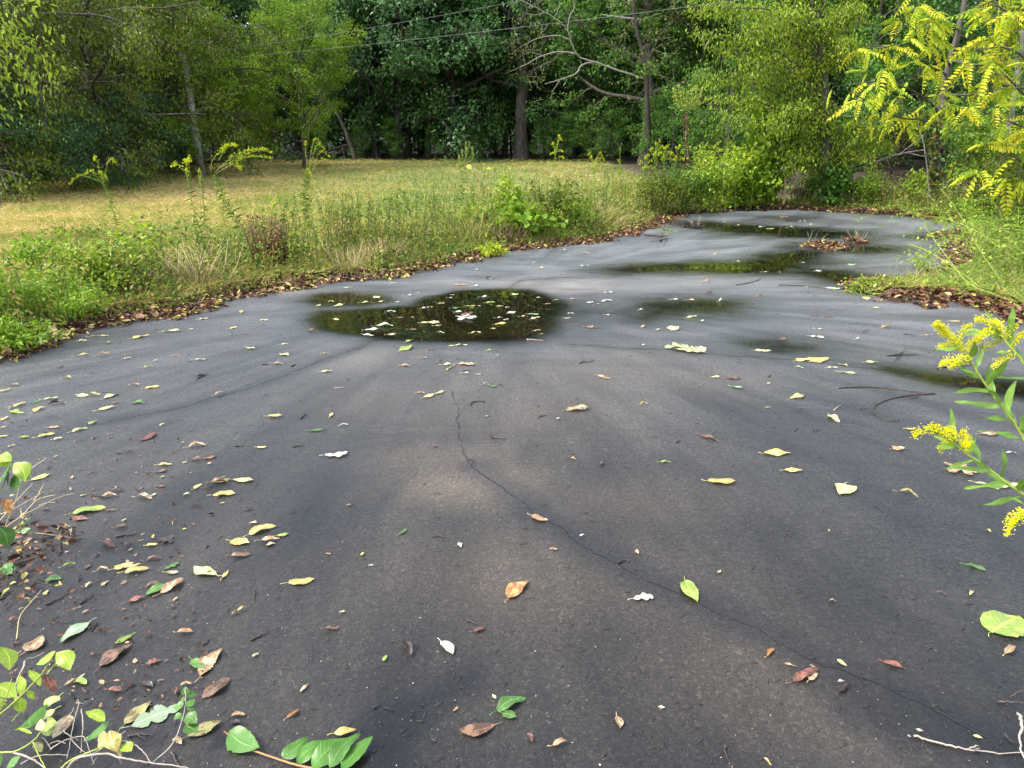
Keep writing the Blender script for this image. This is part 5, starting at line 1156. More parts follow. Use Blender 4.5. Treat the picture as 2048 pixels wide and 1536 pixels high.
for i, (x, y, tx, ty, lab) in enumerate([(1300, 425, 1312, 290, 'tall yellow goldenrod at the left end of the goldenrod bank'), (1330, 425, 1328, 300, 'yellow goldenrod second in the goldenrod bank'), (1350, 425, 1352, 300, 'goldenrod just left of the tall dead weed stalk'), (1285, 425, 1290, 318, 'shorter goldenrod at the very left of the goldenrod bank'),
                                         (1420, 424, 1428, 296, 'yellow-headed goldenrod in the middle of the bank'), (1448, 424, 1455, 292, 'tallest yellow-headed goldenrod right of the dead weed stalk'), (1470, 420, 1478, 305, 'goldenrod leaning right behind the broadleaf bush'), (1500, 418, 1502, 300, 'pale-tipped goldenrod above the broadleaf bush'),
                                         (1400, 424, 1398, 312, 'green goldenrod between the dead stalk and the yellow heads'), (1735, 416, 1740, 330, 'slender goldenrod left of the lime-leaved sprig'), (1945, 430, 1945, 345, 'goldenrod with pale head in the right thicket'), (1965, 430, 1972, 320, 'tall goldenrod in the right thicket'), (1915, 430, 1900, 335, 'goldenrod with yellow tip right of the vine-wrapped trunk')]):
    rod(x, y, [(tx, ty + 14), (tx - 12, ty + 12), (tx + 14, ty + 8), (tx, ty), (tx + 8, ty - 4), (tx - 5, ty + 22), (tx + 16, ty + 22)], lab, leafL=.11, nleaf=70, nflo=34, fs=.017, rad=.008)
# horseweeds
F_SEED = foliage('green_seed_heads', [(0, (.22, .30, .04)), (1, (.46, .52, .10))], .3, .6, .2, 5)
b = GF(926, 462); T_ = AT(928, 330, b.y)
goldenrod_plant('tall feathery-topped weed standing in the middle of the verge', b, [b, b.lerp(T_, .5) + Vector((-.03, 0, 0)), T_], .007, .09, 80, [[T_, AT(x, y + 12, b.y), AT(x, y, b.y)] for x, y in ((918, 312), (925, 300), (932, 286), (938, 284), (944, 296), (946, 306), (934, 296), (921, 318))], .012, 60, F_MID, 'horseweed', 'weed', F_SEED, None)
b = GF(1372, 425); T_ = AT(1374, 222, b.y); Yw = b.y
wt = goldenrod_plant('tall brown weed stalk with a splayed green seed head', b, [b, AT(1376, 330, Yw), AT(1373, 270, Yw), T_], .020, .07, 10, [[T_, AT((x + 1374) / 2 + (x - 1374) * .1, 212, Yw), AT(x, y, Yw)] for x, y in ((1346, 178), (1357, 174), (1366, 182), (1375, 188), (1385, 178), (1394, 175), (1403, 180), (1348, 196), (1398, 196))], .030, 110, F_RUST, 'dead_weed_stalk', 'weed', F_SEED, None)
_st = [c for c in COL.objects if c.parent == wt and c.name.startswith('stem')][0]; _st.material_slots[0].link = 'OBJECT'; _st.material_slots[0].material = F_STEMR
m = MB(); n = 90; u = NR.random(n); P = np.array([tuple(AT(1374 + NR.normal() * 2.5, 225 + 130 * q, Yw) - b) for q in u]); m.leaves(T6, P, rdir(n, -1.5), rdir(n, 0), .10, .03, NR.random(n)); stuff(m.build('withered_foliage', F_RUST, wt))

def bush(px, py, wd, ht, n, L, mat, label, tem=T6, asp=.55, name='shrub', cat='shrub', group='low shrubs on the verge', stemmat=None, dp=None, hang=.3, stems=14, loc=None):
    b = loc or GF(px, py); t = thing(name, label, cat, b, group); dp = dp or wd * .7
    st = MB(); tw = []
    for i in range(stems):
        a = RS.random() * 6.28; r = math.sqrt(RS.random()); e = Vector((math.cos(a) * r * wd * .5, math.sin(a) * r * dp * .5, ht * (1 - .45 * r * r) * RS.uniform(.65, 1.05)))
        c = wobble([Vector((e.x * .25, e.y * .25, -.02)), e * .55 + Vector((0, 0, ht * .12)), e], .012, 4, RS); st.tube(c, np.linspace(.006, .002, len(c)), 4, RS.random()); tw += list(zip(c[1:-1], c[2:]))
        for _ in range(3):
            q = c[RS.randrange(3, len(c))]; e2 = q + vr(.09 * ht + .04); st.tube([q, e2], [.003, .0015], 3, cap=False); tw.append((q, e2))
    stuff(st.build('stems', stemmat or F_STEMG, t)); m = MB(); leafcloud(m, tw, max(1, n // len(tw)), L, tem, .045 * (wd + ht), hang, asp); stuff(m.build('foliage', mat, t)); return t
BU = [(200, 600, 1.0, .5, 700, .06, F_LIME, 'yellow-green leafy bush at left, left of the brighter one'), (290, 575, .75, .55, 560, .065, F_LIME, 'brightest lime bush at the left end of the verge'),
      (90, 560, .8, .42, 420, .06, F_BRIGHT, 'green bush behind the vetch mat at far left'), (130, 640, 1.0, .32, 700, .035, F_BRIGHT, 'low fine-leaved green bush near the lower left verge'),
      (30, 650, 1.1, .42, 1100, .03, F_BRIGHT, 'dense dark vetch-like mat at the left edge'), (40, 700, .8, .22, 500, .04, F_BRIGHT, 'small leafy mat spilling on the litter at the left edge'), (940, 478, .7, .42, 110, .13, F_LIME, 'pale big-leaved weed left of centre of the verge'),
      (1045, 480, 1.1, .48, 420, .10, F_BRIGHT, 'broadleaf clump in the middle of the verge'), (1010, 470, .6, .85, 240, .09, F_LIME, 'upright lime-leaved shrub in the middle of the verge'), (1110, 465, .9, .75, 420, .085, F_OLIVE, 'shrub with yellowing orange-tipped top right of the broadleaf clump'),
      (1150, 470, .9, .5, 600, .05, F_BRIGHT, 'green fine-leaved shrub at the right end of the mid verge'), (985, 510, .45, .12, 60, .07, F_YEL, 'small yellow ground vine at the pavement edge'),
      (1460, 414, 1.5, 1.05, 650, .10, F_BRIGHT, 'broadleaf bush at the far left corner of the pavement'), (1520, 416, 1.2, .95, 420, .12, F_BRIGHT, 'big-leaved bush under the thin sapling'), (1380, 424, 1.3, .9, 900, .06, F_MID, 'dense green bush under the tall dead weed stalk'), (1430, 424, 1.2, 1.2, 700, .07, F_LIME, 'lime bush mixed with goldenrod in the bank'), (1320, 428, 1.2, .8, 900, .05, F_OLIVE, 'weedy bush at the left end of the goldenrod bank'),
      (1655, 414, 1.0, .75, 500, .09, F_MID, 'dark ivy-like growth round the feathery tree base'), (1820, 416, .9, .75, 300, .085, F_LIME, 'lime-leaved sprig left of the vine-wrapped trunk'), (1610, 414, 1.2, .6, 420, .05, F_OLIVE, 'thin weedy growth between sapling and feathery tree'), (1720, 414, 1.2, .7, 500, .05, F_BRIGHT, 'thin weedy growth right of the feathery tree'),
      (1975, 440, 1.6, 1.2, 900, .06, F_OLIVE, 'tangled shrub behind the right litter bank'), (2050, 470, 1.6, 1.5, 1200, .06, F_OLIVE, 'tangled shrub at the right edge'), (2030, 400, 1.8, 1.7, 1300, .07, F_MID, 'dark green shrub behind the tangle at right')]
for k in BU:
    k = k[:2] + ((k[2] * 1.0, k[3] * 1.25, int(k[4] * 1.9)) if k[0] < 1200 else (k[2] * 1.15, k[3] * 1.3, int(k[4] * 3.2))) + k[5:]
    tem = TOV if k[5] >= .09 else T6
    bush(*k[:8], tem=tem, asp=.7 if k[5] >= .09 else .5)
bush(1960, 520, 1.5, .6, 420, .045, F_MIX, 'low bright-leaved tangle on the right litter bank')
bush(2060, 560, 1.4, .7, 500, .045, F_OLIVE, 'olive tangle at the right edge above the litter bank')
bush(1850, 545, .9, .3, 260, .04, F_LIME, 'sparse lime sprigs at the tip of the right litter bank')
bush(1740, 576, .7, .10, 300, .035, F_LIME, 'flat lime creeper on the pavement at the litter spit', hang=0)
bush(1730, 594, .55, .08, 70, .035, F_BRIGHT, 'sparse creeper in front of the litter spit', hang=0, stems=8)
bush(150, 480, 1.2, .3, 300, .05, F_BRIGHT, 'green tuft in the hay field edge at left')
# rusty stalks
def stalks(px, py, n, h, wd, mat, label, name='dead_stalk_clump', cat='weed', bend=.15, rad=.006, lean=None, group='dry clumps on the verge'):
    b = GF(px, py); t = thing(name, label, cat, b, group); m = MB()
    for i in range(n):
        x, y = RS.gauss(0, wd * .35), RS.gauss(0, wd * .3); hh = h * RS.uniform(.6, 1.05); dx, dy = RS.gauss(0, bend), RS.gauss(0, bend)
        if lean: dx += lean
        m.tube([(x * .5, y * .5, 0), (x * .8 + dx * hh * .3, y * .8 + dy * hh * .3, hh * .5), (x + dx * hh, y + dy * hh, hh)], [rad, rad * .8, rad * .4], 4, RS.random())
    stuff(m.build('stalks', mat, t)); return t, m, b
for px, py, h, lab in ((527, 545, .68, 'rusty brown dead stalks, left clump'), (555, 540, .62, 'rusty brown dead stalks, right clump')):
    t, m_, b = stalks(px, py, 48, h, .3, F_RED, lab); m = MB(); n = 380; m.leaves(T6, np.stack([NR.normal(size=n) * .07, NR.normal(size=n) * .07, NR.random(n) * h], -1), rdir(n, -.5), rdir(n, 0), .03, .014, NR.random(n) * .8); stuff(m.build('withered_foliage', F_RUST, t))
bush(585, 500, .5, .45, 160, .07, F_YEL, 'yellowing fern-like weed behind the rusty stalks', loc=GF(575, 525))
stalks(398, 578, 70, .5, .5, F_STRAWSTEM, 'pale straw tuft standing left of the rusty stalks', 'straw_tuft', 'grass tuft', .38, .003)
stalks(700, 545, 26, .36, .5, F_STRAWSTEM, 'pale straw tuft right of the bushy goldenrod', 'straw_tuft', 'grass tuft', .42, .003)
stalks(770, 530, 50, .35, .3, F_STRAWSTEM, 'thin straw tuft in the middle of the verge', 'straw_tuft', 'grass tuft', .25, .003)
stalks(1290, 425, 60, .5, .4, F_STEMR, 'brown seedy weeds at the corner of the verge', bend=.1, rad=.005)
stalks(1330, 426, 50, .45, .4, F_STRAWSTEM, 'dry grass tuft under the left end of the goldenrod bank', 'straw_tuft', 'grass tuft', .15, .004)
stalks(1020, 490, 40, .35, .4, F_STEMR, 'dark leafless stems under the broadleaf clump', bend=.2, rad=.005)
for px in (1600, 1690, 1760, 1910, 1985):
    stalks(px, 413, 46, .65, .6, F_STRAWSTEM if px % 20 else F_STEMR, {1600: 'dry stems between sapling and feathery tree', 1690: 'dry stems right of the feathery tree', 1760: 'dry stems left of the lime sprig', 1910: 'dry stems right of the vine-wrapped trunk', 1985: 'dry stems near the slim grey-barked tree'}[px], bend=.12, rad=.006)
# brambles arching over the right side
def bramble(lines, label, rad=.005, L=.04, per=3, mat=F_LIME, smat=None):
    b = G(*lines[0][0][:2]) if False else None
    z0 = lines[0][0]; base = AT(z0[0], z0[1], z0[2]); base.z = Hs(base.x, base.y)
    t = thing('bramble', label, 'bramble', base, 'brambles arching in at right'); 
    for ln in lines:
        pts = [AT(*q) - base for q in ln]; c = wobble(pts, .006, 7, RS)
        m = MB(); m.tube(c, np.linspace(rad, rad * .4, len(c)), 5, RS.random()); m.build('cane', smat or F_STEMG, t, True)
        m = MB(); leafcloud(m, list(zip(c[:-1], c[1:])), per, L, T6, .035, .2, .55); stuff(m.build('foliage', mat, t))
bramble([[(2060, 480, 9.5), (1990, 410, 9.0), (1900, 372, 8.8), (1800, 370, 9.0)], [(2070, 470, 9.5), (2000, 380, 9.2), (1960, 348, 9.4), (1920, 350, 9.6)]], 'bramble canes arching left at mid height on the right', per=1)
bramble([[(2040, 620, 7.4), (2000, 560, 7.3), (1960, 500, 7.6), (1920, 430, 8.0), (1880, 375, 8.6)]], 'long yellowish cane leaning up to the left on the right bank', per=2)
bramble([[(2048, 600, 7.2), (1960, 575, 7.0), (1880, 565, 7.1), (1790, 560, 7.3)], [(1960, 575, 7.0), (1900, 530, 7.2), (1850, 500, 7.6), (1815, 488, 7.9)], [(1930, 590, 7.0), (1890, 560, 7.1), (1830, 505, 7.4)]], 'low canes reaching out over the pavement at right', per=2, mat=F_LIME)
bramble([[(2060, 560, 8.2), (1980, 480, 8.4), (1900, 440, 8.8), (1830, 430, 9.0)], [(2060, 520, 8.6), (1985, 470, 8.6), (1930, 455, 8.8)]], 'thin canes with scattered leaves above the right litter bank', per=2)
bramble([[(2050, 610, 6.6), (1990, 590, 6.6), (1930, 560, 6.8), (1870, 480, 7.2), (1850, 455, 7.6)]], 'nearest thin cane over the right litter bank', per=1)
# thicket background on the right: many thin crossing stems
t = thing('thicket', 'tangle of thin bare stems in the shade right of the vine-wrapped trunk', 'thicket', GF(1960, 425)); o3 = t.location.copy(); m = MB()
for i in range(60):
    x = RS.uniform(1750, 2090); y = RS.uniform(300, 430); a = AT(x, y, RS.uniform(14.5, 18)) - o3; d = Vector((RS.gauss(0, .8), RS.gauss(0, .3), RS.uniform(.1, 1.0)))
    m.tube([a, a + d * .6 + vr(.05), a + d * 1.1 + Vector((0, 0, -.15))], [.006, .004, .002], 4, RS.random())
stuff(m.build('stems', F_STEMR, t))

# ------------------------------------------------------------------ countless things: grass, litter
# points by picture column and row over the field so density follows distance
def field_pts(n, y0=6.2, y1=40):
    u = NR.random(n); Yv = 1 / (1 / y0 + (1 / y1 - 1 / y0) * u) if True else 0
    px = NR.uniform(-140, 2150, n); dep = Yv * CP + 1.3 * SP; Xv = (px - 1024) / FOC * dep
    d = sdist(POLY, Xv, Yv); return Xv, Yv, d
Xv, Yv, d = field_pts(420000)
ok = (d > .25) & (Yv > 6.2) & ~((Xv > 4.5) & (Yv > 19)) & (Yv < 37.5 + .1 * Xv) & (Xv > -1.3 - .62 * Yv + (Yv > 21) * (Yv - 21) * .0)
Xv, Yv, d = Xv[ok], Yv[ok], d[ok]; n = len(Xv)
Zv = HF(Xv, Yv, d)
green = .10 + sm(-8, -1, Xv + (Yv - 14) * .12) * .44 + (vnoise(Xv, Yv, .5, 7) - .5) * .5 + (vnoise(Xv, Yv, 1.9, 9) - .5) * .35 - .25 * sm(31, 35, Yv)
rn = np.clip(NR.random(n) * .5 + .10 + green, 0, 1)
lie = NR.random(n) > (.45 + .35 * np.clip(green, 0, 1))
up = np.where(lie, NR.uniform(.02, .35, n), NR.uniform(.7, 2.5, n))
D = np.stack([NR.normal(size=n), NR.normal(size=n), up * 1.2], -1)
L = np.where(lie, NR.uniform(.10, .26, n), NR.uniform(.06, .17, n)) * (1 + Yv * .012)
m = MB(); m.leaves(TG, np.stack([Xv, Yv, Zv + np.where(lie, NR.uniform(.01, .06, n), -.01)], -1), D, rdir(n, .4), L, .0022 + .0006 * Yv, np.where(lie, rn * .75, np.clip(rn + .12, 0, 1)))
stuff(m.build('grass', F_HAY), 'mown hay grass, pale straw and green, covering the field', 'grass')

def band(n, a, b, path, jit=0.0):
    """random points beside a polyline at outward offsets a..b"""
    P = np.array([tuple(q) for q in path]); seg = np.linalg.norm(np.diff(P, axis=0), axis=1)
    w_ = seg / (P[:-1, 1] + P[1:, 1]) ** 1.1; w_ /= w_.sum()
    i = NR.choice(len(seg), n, p=w_); t = NR.random((n, 1)); q = P[i] + (P[i + 1] - P[i]) * t
    tg = unit(P[i + 1] - P[i]); nn = np.stack([-tg[:, 1], tg[:, 0]], -1)
    off = a + (b - a) * NR.random(n); return q + nn * off[:, None] + NR.normal(size=(n, 2)) * jit
LEFTP = [(-5.2, 4.6)] + list(edge_L)
# tall verge grass and weeds mixed
q = band(40000, .12, 2.0, LEFTP[1:17], .12); d = sdist(POLY, q[:, 0], q[:, 1]); q = q[d > .06]; d = d[d > .06]; n = len(q)
z = HF(q[:, 0], q[:, 1], d); hgt = (.08 + (.18 + .22 * sm(-3.2, -1.2, q[:, 0])) * sm(.15, .9, d) * (1 - .6 * sm(1.2, 2.2, d))) * (.35 + 1.0 * vnoise(q[:, 0], q[:, 1], 1.3, 12))
Dd = np.stack([NR.normal(size=n) * .75, NR.normal(size=n) * .75, np.ones(n) * NR.uniform(.3, 1.2, n)], -1)
m = MB(); m.leaves(TG2, np.column_stack([q, z - .01]), Dd, rdir(n, 0), hgt * NR.uniform(.5, 1.4, n), .005 + .0011 * q[:, 1], np.clip(NR.random(n) * .55 + vnoise(q[:, 0], q[:, 1], 1.1, 13) * .6 - .08, 0, 1))
stuff(m.build('verge_grass', F_VERGE), 'knee-high mixed grass and weeds between pavement and field', 'grass')
q = band(30000, .05, 1.7, LEFTP[1:], .1); d = sdist(POLY, q[:, 0], q[:, 1]); msk = (d > .05) & (vnoise(q[:, 0], q[:, 1], 1.6, 21) > .34); q = q[msk]; d = d[msk]; n = len(q)
z = HF(q[:, 0], q[:, 1], d); m = MB()
m.leaves(T6, np.column_stack([q, z + NR.random(n) ** 1.3 * .62 * sm(0, .7, d) * (.3 + vnoise(q[:, 0], q[:, 1], 2, 22)) + .01]), rdir(n, .2), rdir(n, 1.4), NR.uniform(.025, .07, n), .025, NR.random(n))
stuff(m.build('weeds', F_MIX), 'small leafy ground weeds along the left verge', 'weeds')
# tall thin weed stems, too many to count, between the bushes
q = band(800, .3, 2.2, LEFTP[1:18], .1); m = MB(); m2 = MB()
for x_, y_ in q:
    z_ = Hs(x_, y_); h_ = NR.uniform(.25, .8) * (.75 if x_ < -3 else 1.1); lx, ly = NR.normal(size=2) * .13 * h_
    P_ = [np.array([x_, y_, z_]), np.array([x_ + lx * .4, y_ + ly * .4, z_ + h_ * .5]), np.array([x_ + lx, y_ + ly, z_ + h_])]
    m.tube(P_, [.0035, .003, .0015], 3, NR.random(), cap=False)
    k = int(26 * h_ / .5); u = NR.random((k, 1)); pp = P_[0] + (P_[2] - P_[0]) * u
    m2.leaves(T6 if NR.random() < .6 else T4, pp, unit(NR.normal(size=(k, 3)) + [0, 0, .2]), rdir(k, 1), NR.uniform(.02, .075, k), NR.choice([.009, .016, .024]), np.clip(NR.random() * .6 + NR.random(k) * .4, 0, 1))
stuff(m.build('weed_stems', F_STEMR), 'thin brown and green weed stems along the left verge', 'weeds')
stuff(m2.build('weed_leaves', F_MIX), 'narrow leaves of the tall weeds along the left verge', 'weeds')
# grass behind the far end and along the right
far_path = list(edge_L[17:]) + [edge_L[-1] + Vector((2.5, .4))]
q = band(17000, .9, 4.6, far_path, .1); d = sdist(POLY, q[:, 0], q[:, 1]); q = q[d > .95]; d = d[d > .95]; n = len(q)
z = HF(q[:, 0], q[:, 1], d)
m = MB(); m.leaves(TG2, np.column_stack([q, z - .01]), np.stack([NR.normal(size=n) * .35, NR.normal(size=n) * .35, np.ones(n)], -1), rdir(n, 0), NR.uniform(.12, .55, n), .014, np.clip(.25 + NR.random(n) * .6, 0, 1))
stuff(m.build('verge_grass', F_VERGE), 'rank green grass behind the far end of the pavement', 'grass')
rp = list(edge_R[::-1])
q = band(11000, -.15, 3.0, [rp[0] + Vector((1.5, -.8))] + rp, .15)
q = np.vstack([q, band(6000, -3.5, -.1, [rp[0] + Vector((1.5, -.8))] + rp, .15)]); d = sdist(POLY, q[:, 0], q[:, 1]); msk = (d > .30) & (q[:, 0] > 3.5) & (q[:, 0] < 14); q = q[msk]; d = d[msk]; n = len(q)
z = HF(q[:, 0], q[:, 1], d); m = MB()
m.leaves(T6, np.column_stack([q, z + .01 + NR.random(n) ** 1.4 * .45 * sm(.3, 1.8, d) * (.3 + vnoise(q[:, 0], q[:, 1], 1.5, 31))]), rdir(n, .2), rdir(n, 1.2), NR.uniform(.03, .07, n), .026, NR.random(n))
stuff(m.build('weeds', F_MIX), 'low tangled weeds on the right bank', 'weeds')
m = MB(); m2 = MB()
for i in range(230):
    y_ = NR.uniform(6.2, 13.5); d_ = NR.uniform(.2, 3.2); x_ = np.interp(y_, [6.2, 7, 8, 9.5, 11, 13.5], [4.9, 4.6, 5.6, 6.0, 6.6, 7.6]) + d_
    p0 = Vector((x_, y_, Hs(x_, y_))); L_ = NR.uniform(.4, 1.4); a_ = NR.uniform(0, 6.28); e = p0 + Vector((math.cos(a_) * L_ - .3, math.sin(a_) * L_ * .6, NR.uniform(.02, .5))); mid_ = p0.lerp(e, .5) + Vector((0, 0, L_ * .35))
    c = wobble([p0, mid_, e], .01, 6, RS); m.tube(c, np.linspace(.0045, .0015, len(c)), 4, NR.random(), cap=False)
    if i % 2: leafcloud(m2, list(zip(c[2:-1], c[3:])), 4, .045, T6, .05, .2, .55)
stuff(m.build('canes', F_STEMG), 'tangled thin canes and briars over the right bank', 'briars')
stuff(m2.build('briar_leaves', F_BRIGHT), 'scattered leaves of the briars on the right bank', 'briars')
q = band(4000, .1, 2.6, [rp[0] + Vector((1.5, -.8))] + rp, .2); q = np.vstack([q, band(4000, -2.6, -.1, [rp[0] + Vector((1.5, -.8))] + rp, .2)]); d = sdist(POLY, q[:, 0], q[:, 1]); msk = (d > .25) & (q[:, 0] > 3.5); q = q[msk]; n = len(q)
m = MB(); m.leaves(TG2, np.column_stack([q, HF(q[:, 0], q[:, 1], d[msk])]), np.stack([NR.normal(size=n) * .9, NR.normal(size=n) * .9, np.ones(n) * .8], -1), rdir(n, 0), NR.uniform(.10, .32, n), .009, .3 + NR.random(n) * .45)
stuff(m.build('verge_grass', F_VERGE), 'dry grass mixed in the right bank', 'grass')
# leaf litter drifts on the pavement edge
def litter(path, n, a, b, label, L=(.035, .085), lim=None):
    q = band(n, a, b, path, .05); d = sdist(POLY, q[:, 0], q[:, 1])
    nz = vnoise(q[:, 0], q[:, 1], 3.1, 41) * .6 + vnoise(q[:, 0], q[:, 1], 9, 42) * .4
    msk = (d > -.17 + (nz - .45) * .55) & (d < b)
    if lim: msk &= lim(q)
    q, d = q[msk], d[msk]; n = len(q); z = np.maximum(HF(q[:, 0], q[:, 1], d), .003) + NR.random(n) * .035
    Lr = NR.uniform(*L, n); m = MB(); m.leaves(T6, np.column_stack([q, z]), rdir(n, 0) * [1, 1, .35], rdir(n, 1.0, .8), Lr, Lr * NR.uniform(.3, .6, n), NR.random(n) ** 1.15)
    stuff(m.build('leaf_litter', F_LITTER), label, 'leaf litter')
litter([(-5.2, 4.6)] + [tuple(p) for p in edge_L[:17]], 24000, -.42, .65, 'brown and orange leaf litter along the left edge of the pavement')
litter([tuple(p) for p in edge_L[15:]] + [tuple(edge_L[-1] + Vector((2, .3)))], 16000, -.45, 1.6, 'brown leaf litter bank along the far end of the pavement', (.05, .11))
rpp = [tuple(rp[0] + Vector((1.5, -.8)))] + [tuple(p) for p in rp]
litter(rpp, 20000, -1.7, 2.2, 'brown and red leaf litter on the right bank and its spit', (.04, .10), lim=lambda q: q[:, 0] > 3.0)
NL = [tuple(p) for p in near_L[2:7]]
litter(NL[::-1], 5500, -1.2, .8, 'wet brown leaf litter at the lower left edge', (.014, .045), lim=lambda q: (q[:, 1] < 3.2))
# small wet leaf bits round the lower left litter
n = 520; px = 20 + 420 * NR.random(n) ** 1.3; py = NR.uniform(840, 1420, n)
P = np.array([tuple(G(a, b_, .006)) for a, b_ in zip(px, py)]); Lr = NR.uniform(.006, .028, n) * NR.uniform(.5, 1.1, n); m = MB()
m.leaves(T6, P + [0, 0, .002], rdir(n, 0) * [1, 1, .25], rdir(n, 1.2), Lr, Lr * NR.uniform(.25, .7, n), NR.random(n) * .85)
stuff(m.build('leaf_fragments', F_LITTER), 'small dark wet leaf fragments scattered over the left pavement', 'leaf litter')
# pale grit and petals strewn on the pavement
n = 1700; py = 440 + 1096 * NR.random(n) ** .8; px = NR.uniform(-40, 2090, n)
P = np.array([tuple(G(a, b_, .004)) for a, b_ in zip(px, py)]); d = sdist(POLY, P[:, 0], P[:, 1]); P = P[d < -.1]; n = len(P)
clump = vnoise(P[:, 0], P[:, 1], .9, 51); keep = NR.random(n) < .25 + .75 * sm(.4, .8, clump); P = P[keep]; n = len(P)
m = MB(); Lr = NR.uniform(.0015, .0055, n) * (1 + .06 * P[:, 1] ** 1.2) * np.where(NR.random(n) < .1, 1.7, 1); m.leaves(T6, P, rdir(n, 0) * [1, 1, .15], rdir(n, 2), Lr, Lr * .6, NR.random(n))
stuff(m.build('petals', foliage('pale_petals', [(0, (.05, .04, .03)), (.5, (.12, .105, .08)), (.85, (.24, .21, .16)), (1, (.50, .46, .36))], .1, .5, .1, 3)), 'pale petals and grit flecks strewn over the pavement', 'grit')
n = 900; py = 440 + 1096 * NR.random(n) ** .7; px = NR.uniform(-40, 2090, n)
P = np.array([tuple(G(a, b_, .003)) for a, b_ in zip(px, py)]); d = sdist(POLY, P[:, 0], P[:, 1]); P = P[d < -.05]; n = len(P)
m = MB()
for p in P:
    a = NR.random() * 6.28; l_ = NR.uniform(.006, .03) * (1 + .05 * p[1]); dx = np.array([math.cos(a), math.sin(a), 0]) * l_
    m.tube([p, p + dx * .5 + [0, 0, .002], p + dx], [.0009 * (1 + .12 * p[1])] * 3, 3)
stuff(m.build('debris', M_TWIG), 'tiny dark twig bits strewn over the pavement', 'debris')
heap(1608, 1692, 493, 420, F_LITTER, 'heap of brown leaves and dry grass standing in the far puddle', .07, .075, .8)
heap(1698, 1728, 483, 120, F_RUST, 'small dark leaf heap right of the larger one on the far pavement', .05, .09, .5)
heap(1370, 1402, 455, 160, M_TWIG, 'dark clod of wet debris on the far pavement left', .07, .08, .5)
# pale compound leaf spread flat
t = thing('compound_leaf', 'spread pale green compound leaf lying right of the big puddle', 'leaf', G(1370, 704)); o3 = t.location.copy()
m = MB(); a, b_ = G(1415, 708) - o3, G(1345, 696) - o3; m.tube([a + Vector((0, 0, .01)), (a + b_) / 2 + Vector((0, 0, .02)), b_ + Vector((0, 0, .012))], [.003, .0025, .0015], 5); m.build('stalk', LM['v'], t)
ax = (b_ - a); pr = Vector((-ax.y, ax.x, 0)).normalized()
for i in range(7):
    for sg in (-1, 1):
        p = a.lerp(b_, .12 + i * .13); mb = leaf_mesh('o', .11, rs, .3, False); o = mb.build('leaflet', LM['p'] if (i + sg) % 3 else LM['s'], t, True)
        dd = pr * sg + ax.normalized() * .7; o.location = p + Vector((0, 0, .012)); o.rotation_euler = (RS.uniform(.0, .18), RS.uniform(-.2, .2), math.atan2(dd.y, dd.x) - math.pi / 2)

# ------------------------------------------------------------------ foreground plants, leaf by leaf
def PD(px, py, d):                 # point at axis depth d
    r = ray(px, py); return Vector((0, 0, CAM_H)) + r * d
def hz(px, py, z): return G(px, py, z)
BL_G = deadleaf('fresh_green_leaf', (.095, .25, .03), (.07, .18, .02), .15, .35, .3)
BL_Y = deadleaf('fresh_lime_leaf', (.42, .56, .04), (.28, .40, .03), .2, .35, .35)
BL_GY = deadleaf('goldenrod_leaf', (.20, .36, .05), (.14, .26, .03), .15, .4, .3)
BL_GG = deadleaf('spotted_pale_leaf', (.46, .52, .14), (.10, .10, .05), .75, .4, .2)
def attach(parent, o3, a, b, kind, mat, w=1.0, curl=.5, name='leaf', roll=0.0, label=None):
    """leaf from world point a to b"""
    L = (b - a).length; mb = leaf_mesh(kind, L, rs, curl, False); V_ = mb.V[0]; V_[:, 0] *= w
    o = mb.build(name, mat, parent, True); y = (b - a).normalized(); up = Vector((RS.uniform(-.2, .2), -.35, 1)); x = y.cross(up).normalized(); z = x.cross(y)
    M = Matrix((x, y, z)).transposed().to_4x4(); M = M @ Matrix.Rotation(roll, 4, 'Y'); M.translation = a - o3; o.matrix_local = M
    if label: o['label'] = label
    return o
# --- goldenrod leaning in from the right
def plume(parent, o3, pts, wid, n):
    c = wobble([p - o3 for p in pts], .0006, 7, RS); ca = np.array([tuple(q) for q in c]); m = MB(); m.tube(c, np.linspace(.0022, .0008, len(c)), 5, .6); stuff(m.build('flower_stalk', F_STEMG, parent, True))
    u = NR.random(n) ** .85 * (len(ca) - 1); i = np.minimum(u.astype(int), len(ca) - 2); f = (u - i)[:, None]
    t = u / (len(ca) - 1); r = wid * (.55 + .6 * np.sin(np.pi * np.clip(t * .9 + .1, 0, 1)))
    P = ca[i] * (1 - f) + ca[i + 1] * f + NR.normal(size=(n, 3)) * r[:, None] * .45 + np.array([0, 0, 1.0]) * r[:, None] * .35
    m = MB()
    # each floret: a tiny cup of narrow petals
    k = 7
    ax = unit(NR.normal(size=(n, 3)) * .6 + np.array([0, -.2, 1]))
    e1 = unit(np.cross(ax, NR.normal(size=(n, 3)))); e2 = np.cross(ax, e1); rr = NR.random(n)
    for j in range(k):
        a = j * 2 * math.pi / k; rad = e1 * math.cos(a) + e2 * math.sin(a)
        m.leaves(T4, P, ax * .9 + rad * .9, ax - rad, wid * NR.uniform(.17, .30, n), wid * .09, np.clip(rr * .6 + .2 + NR.random() * .2, 0, 1))
    m.build('flower_head', F_GOLD, parent)
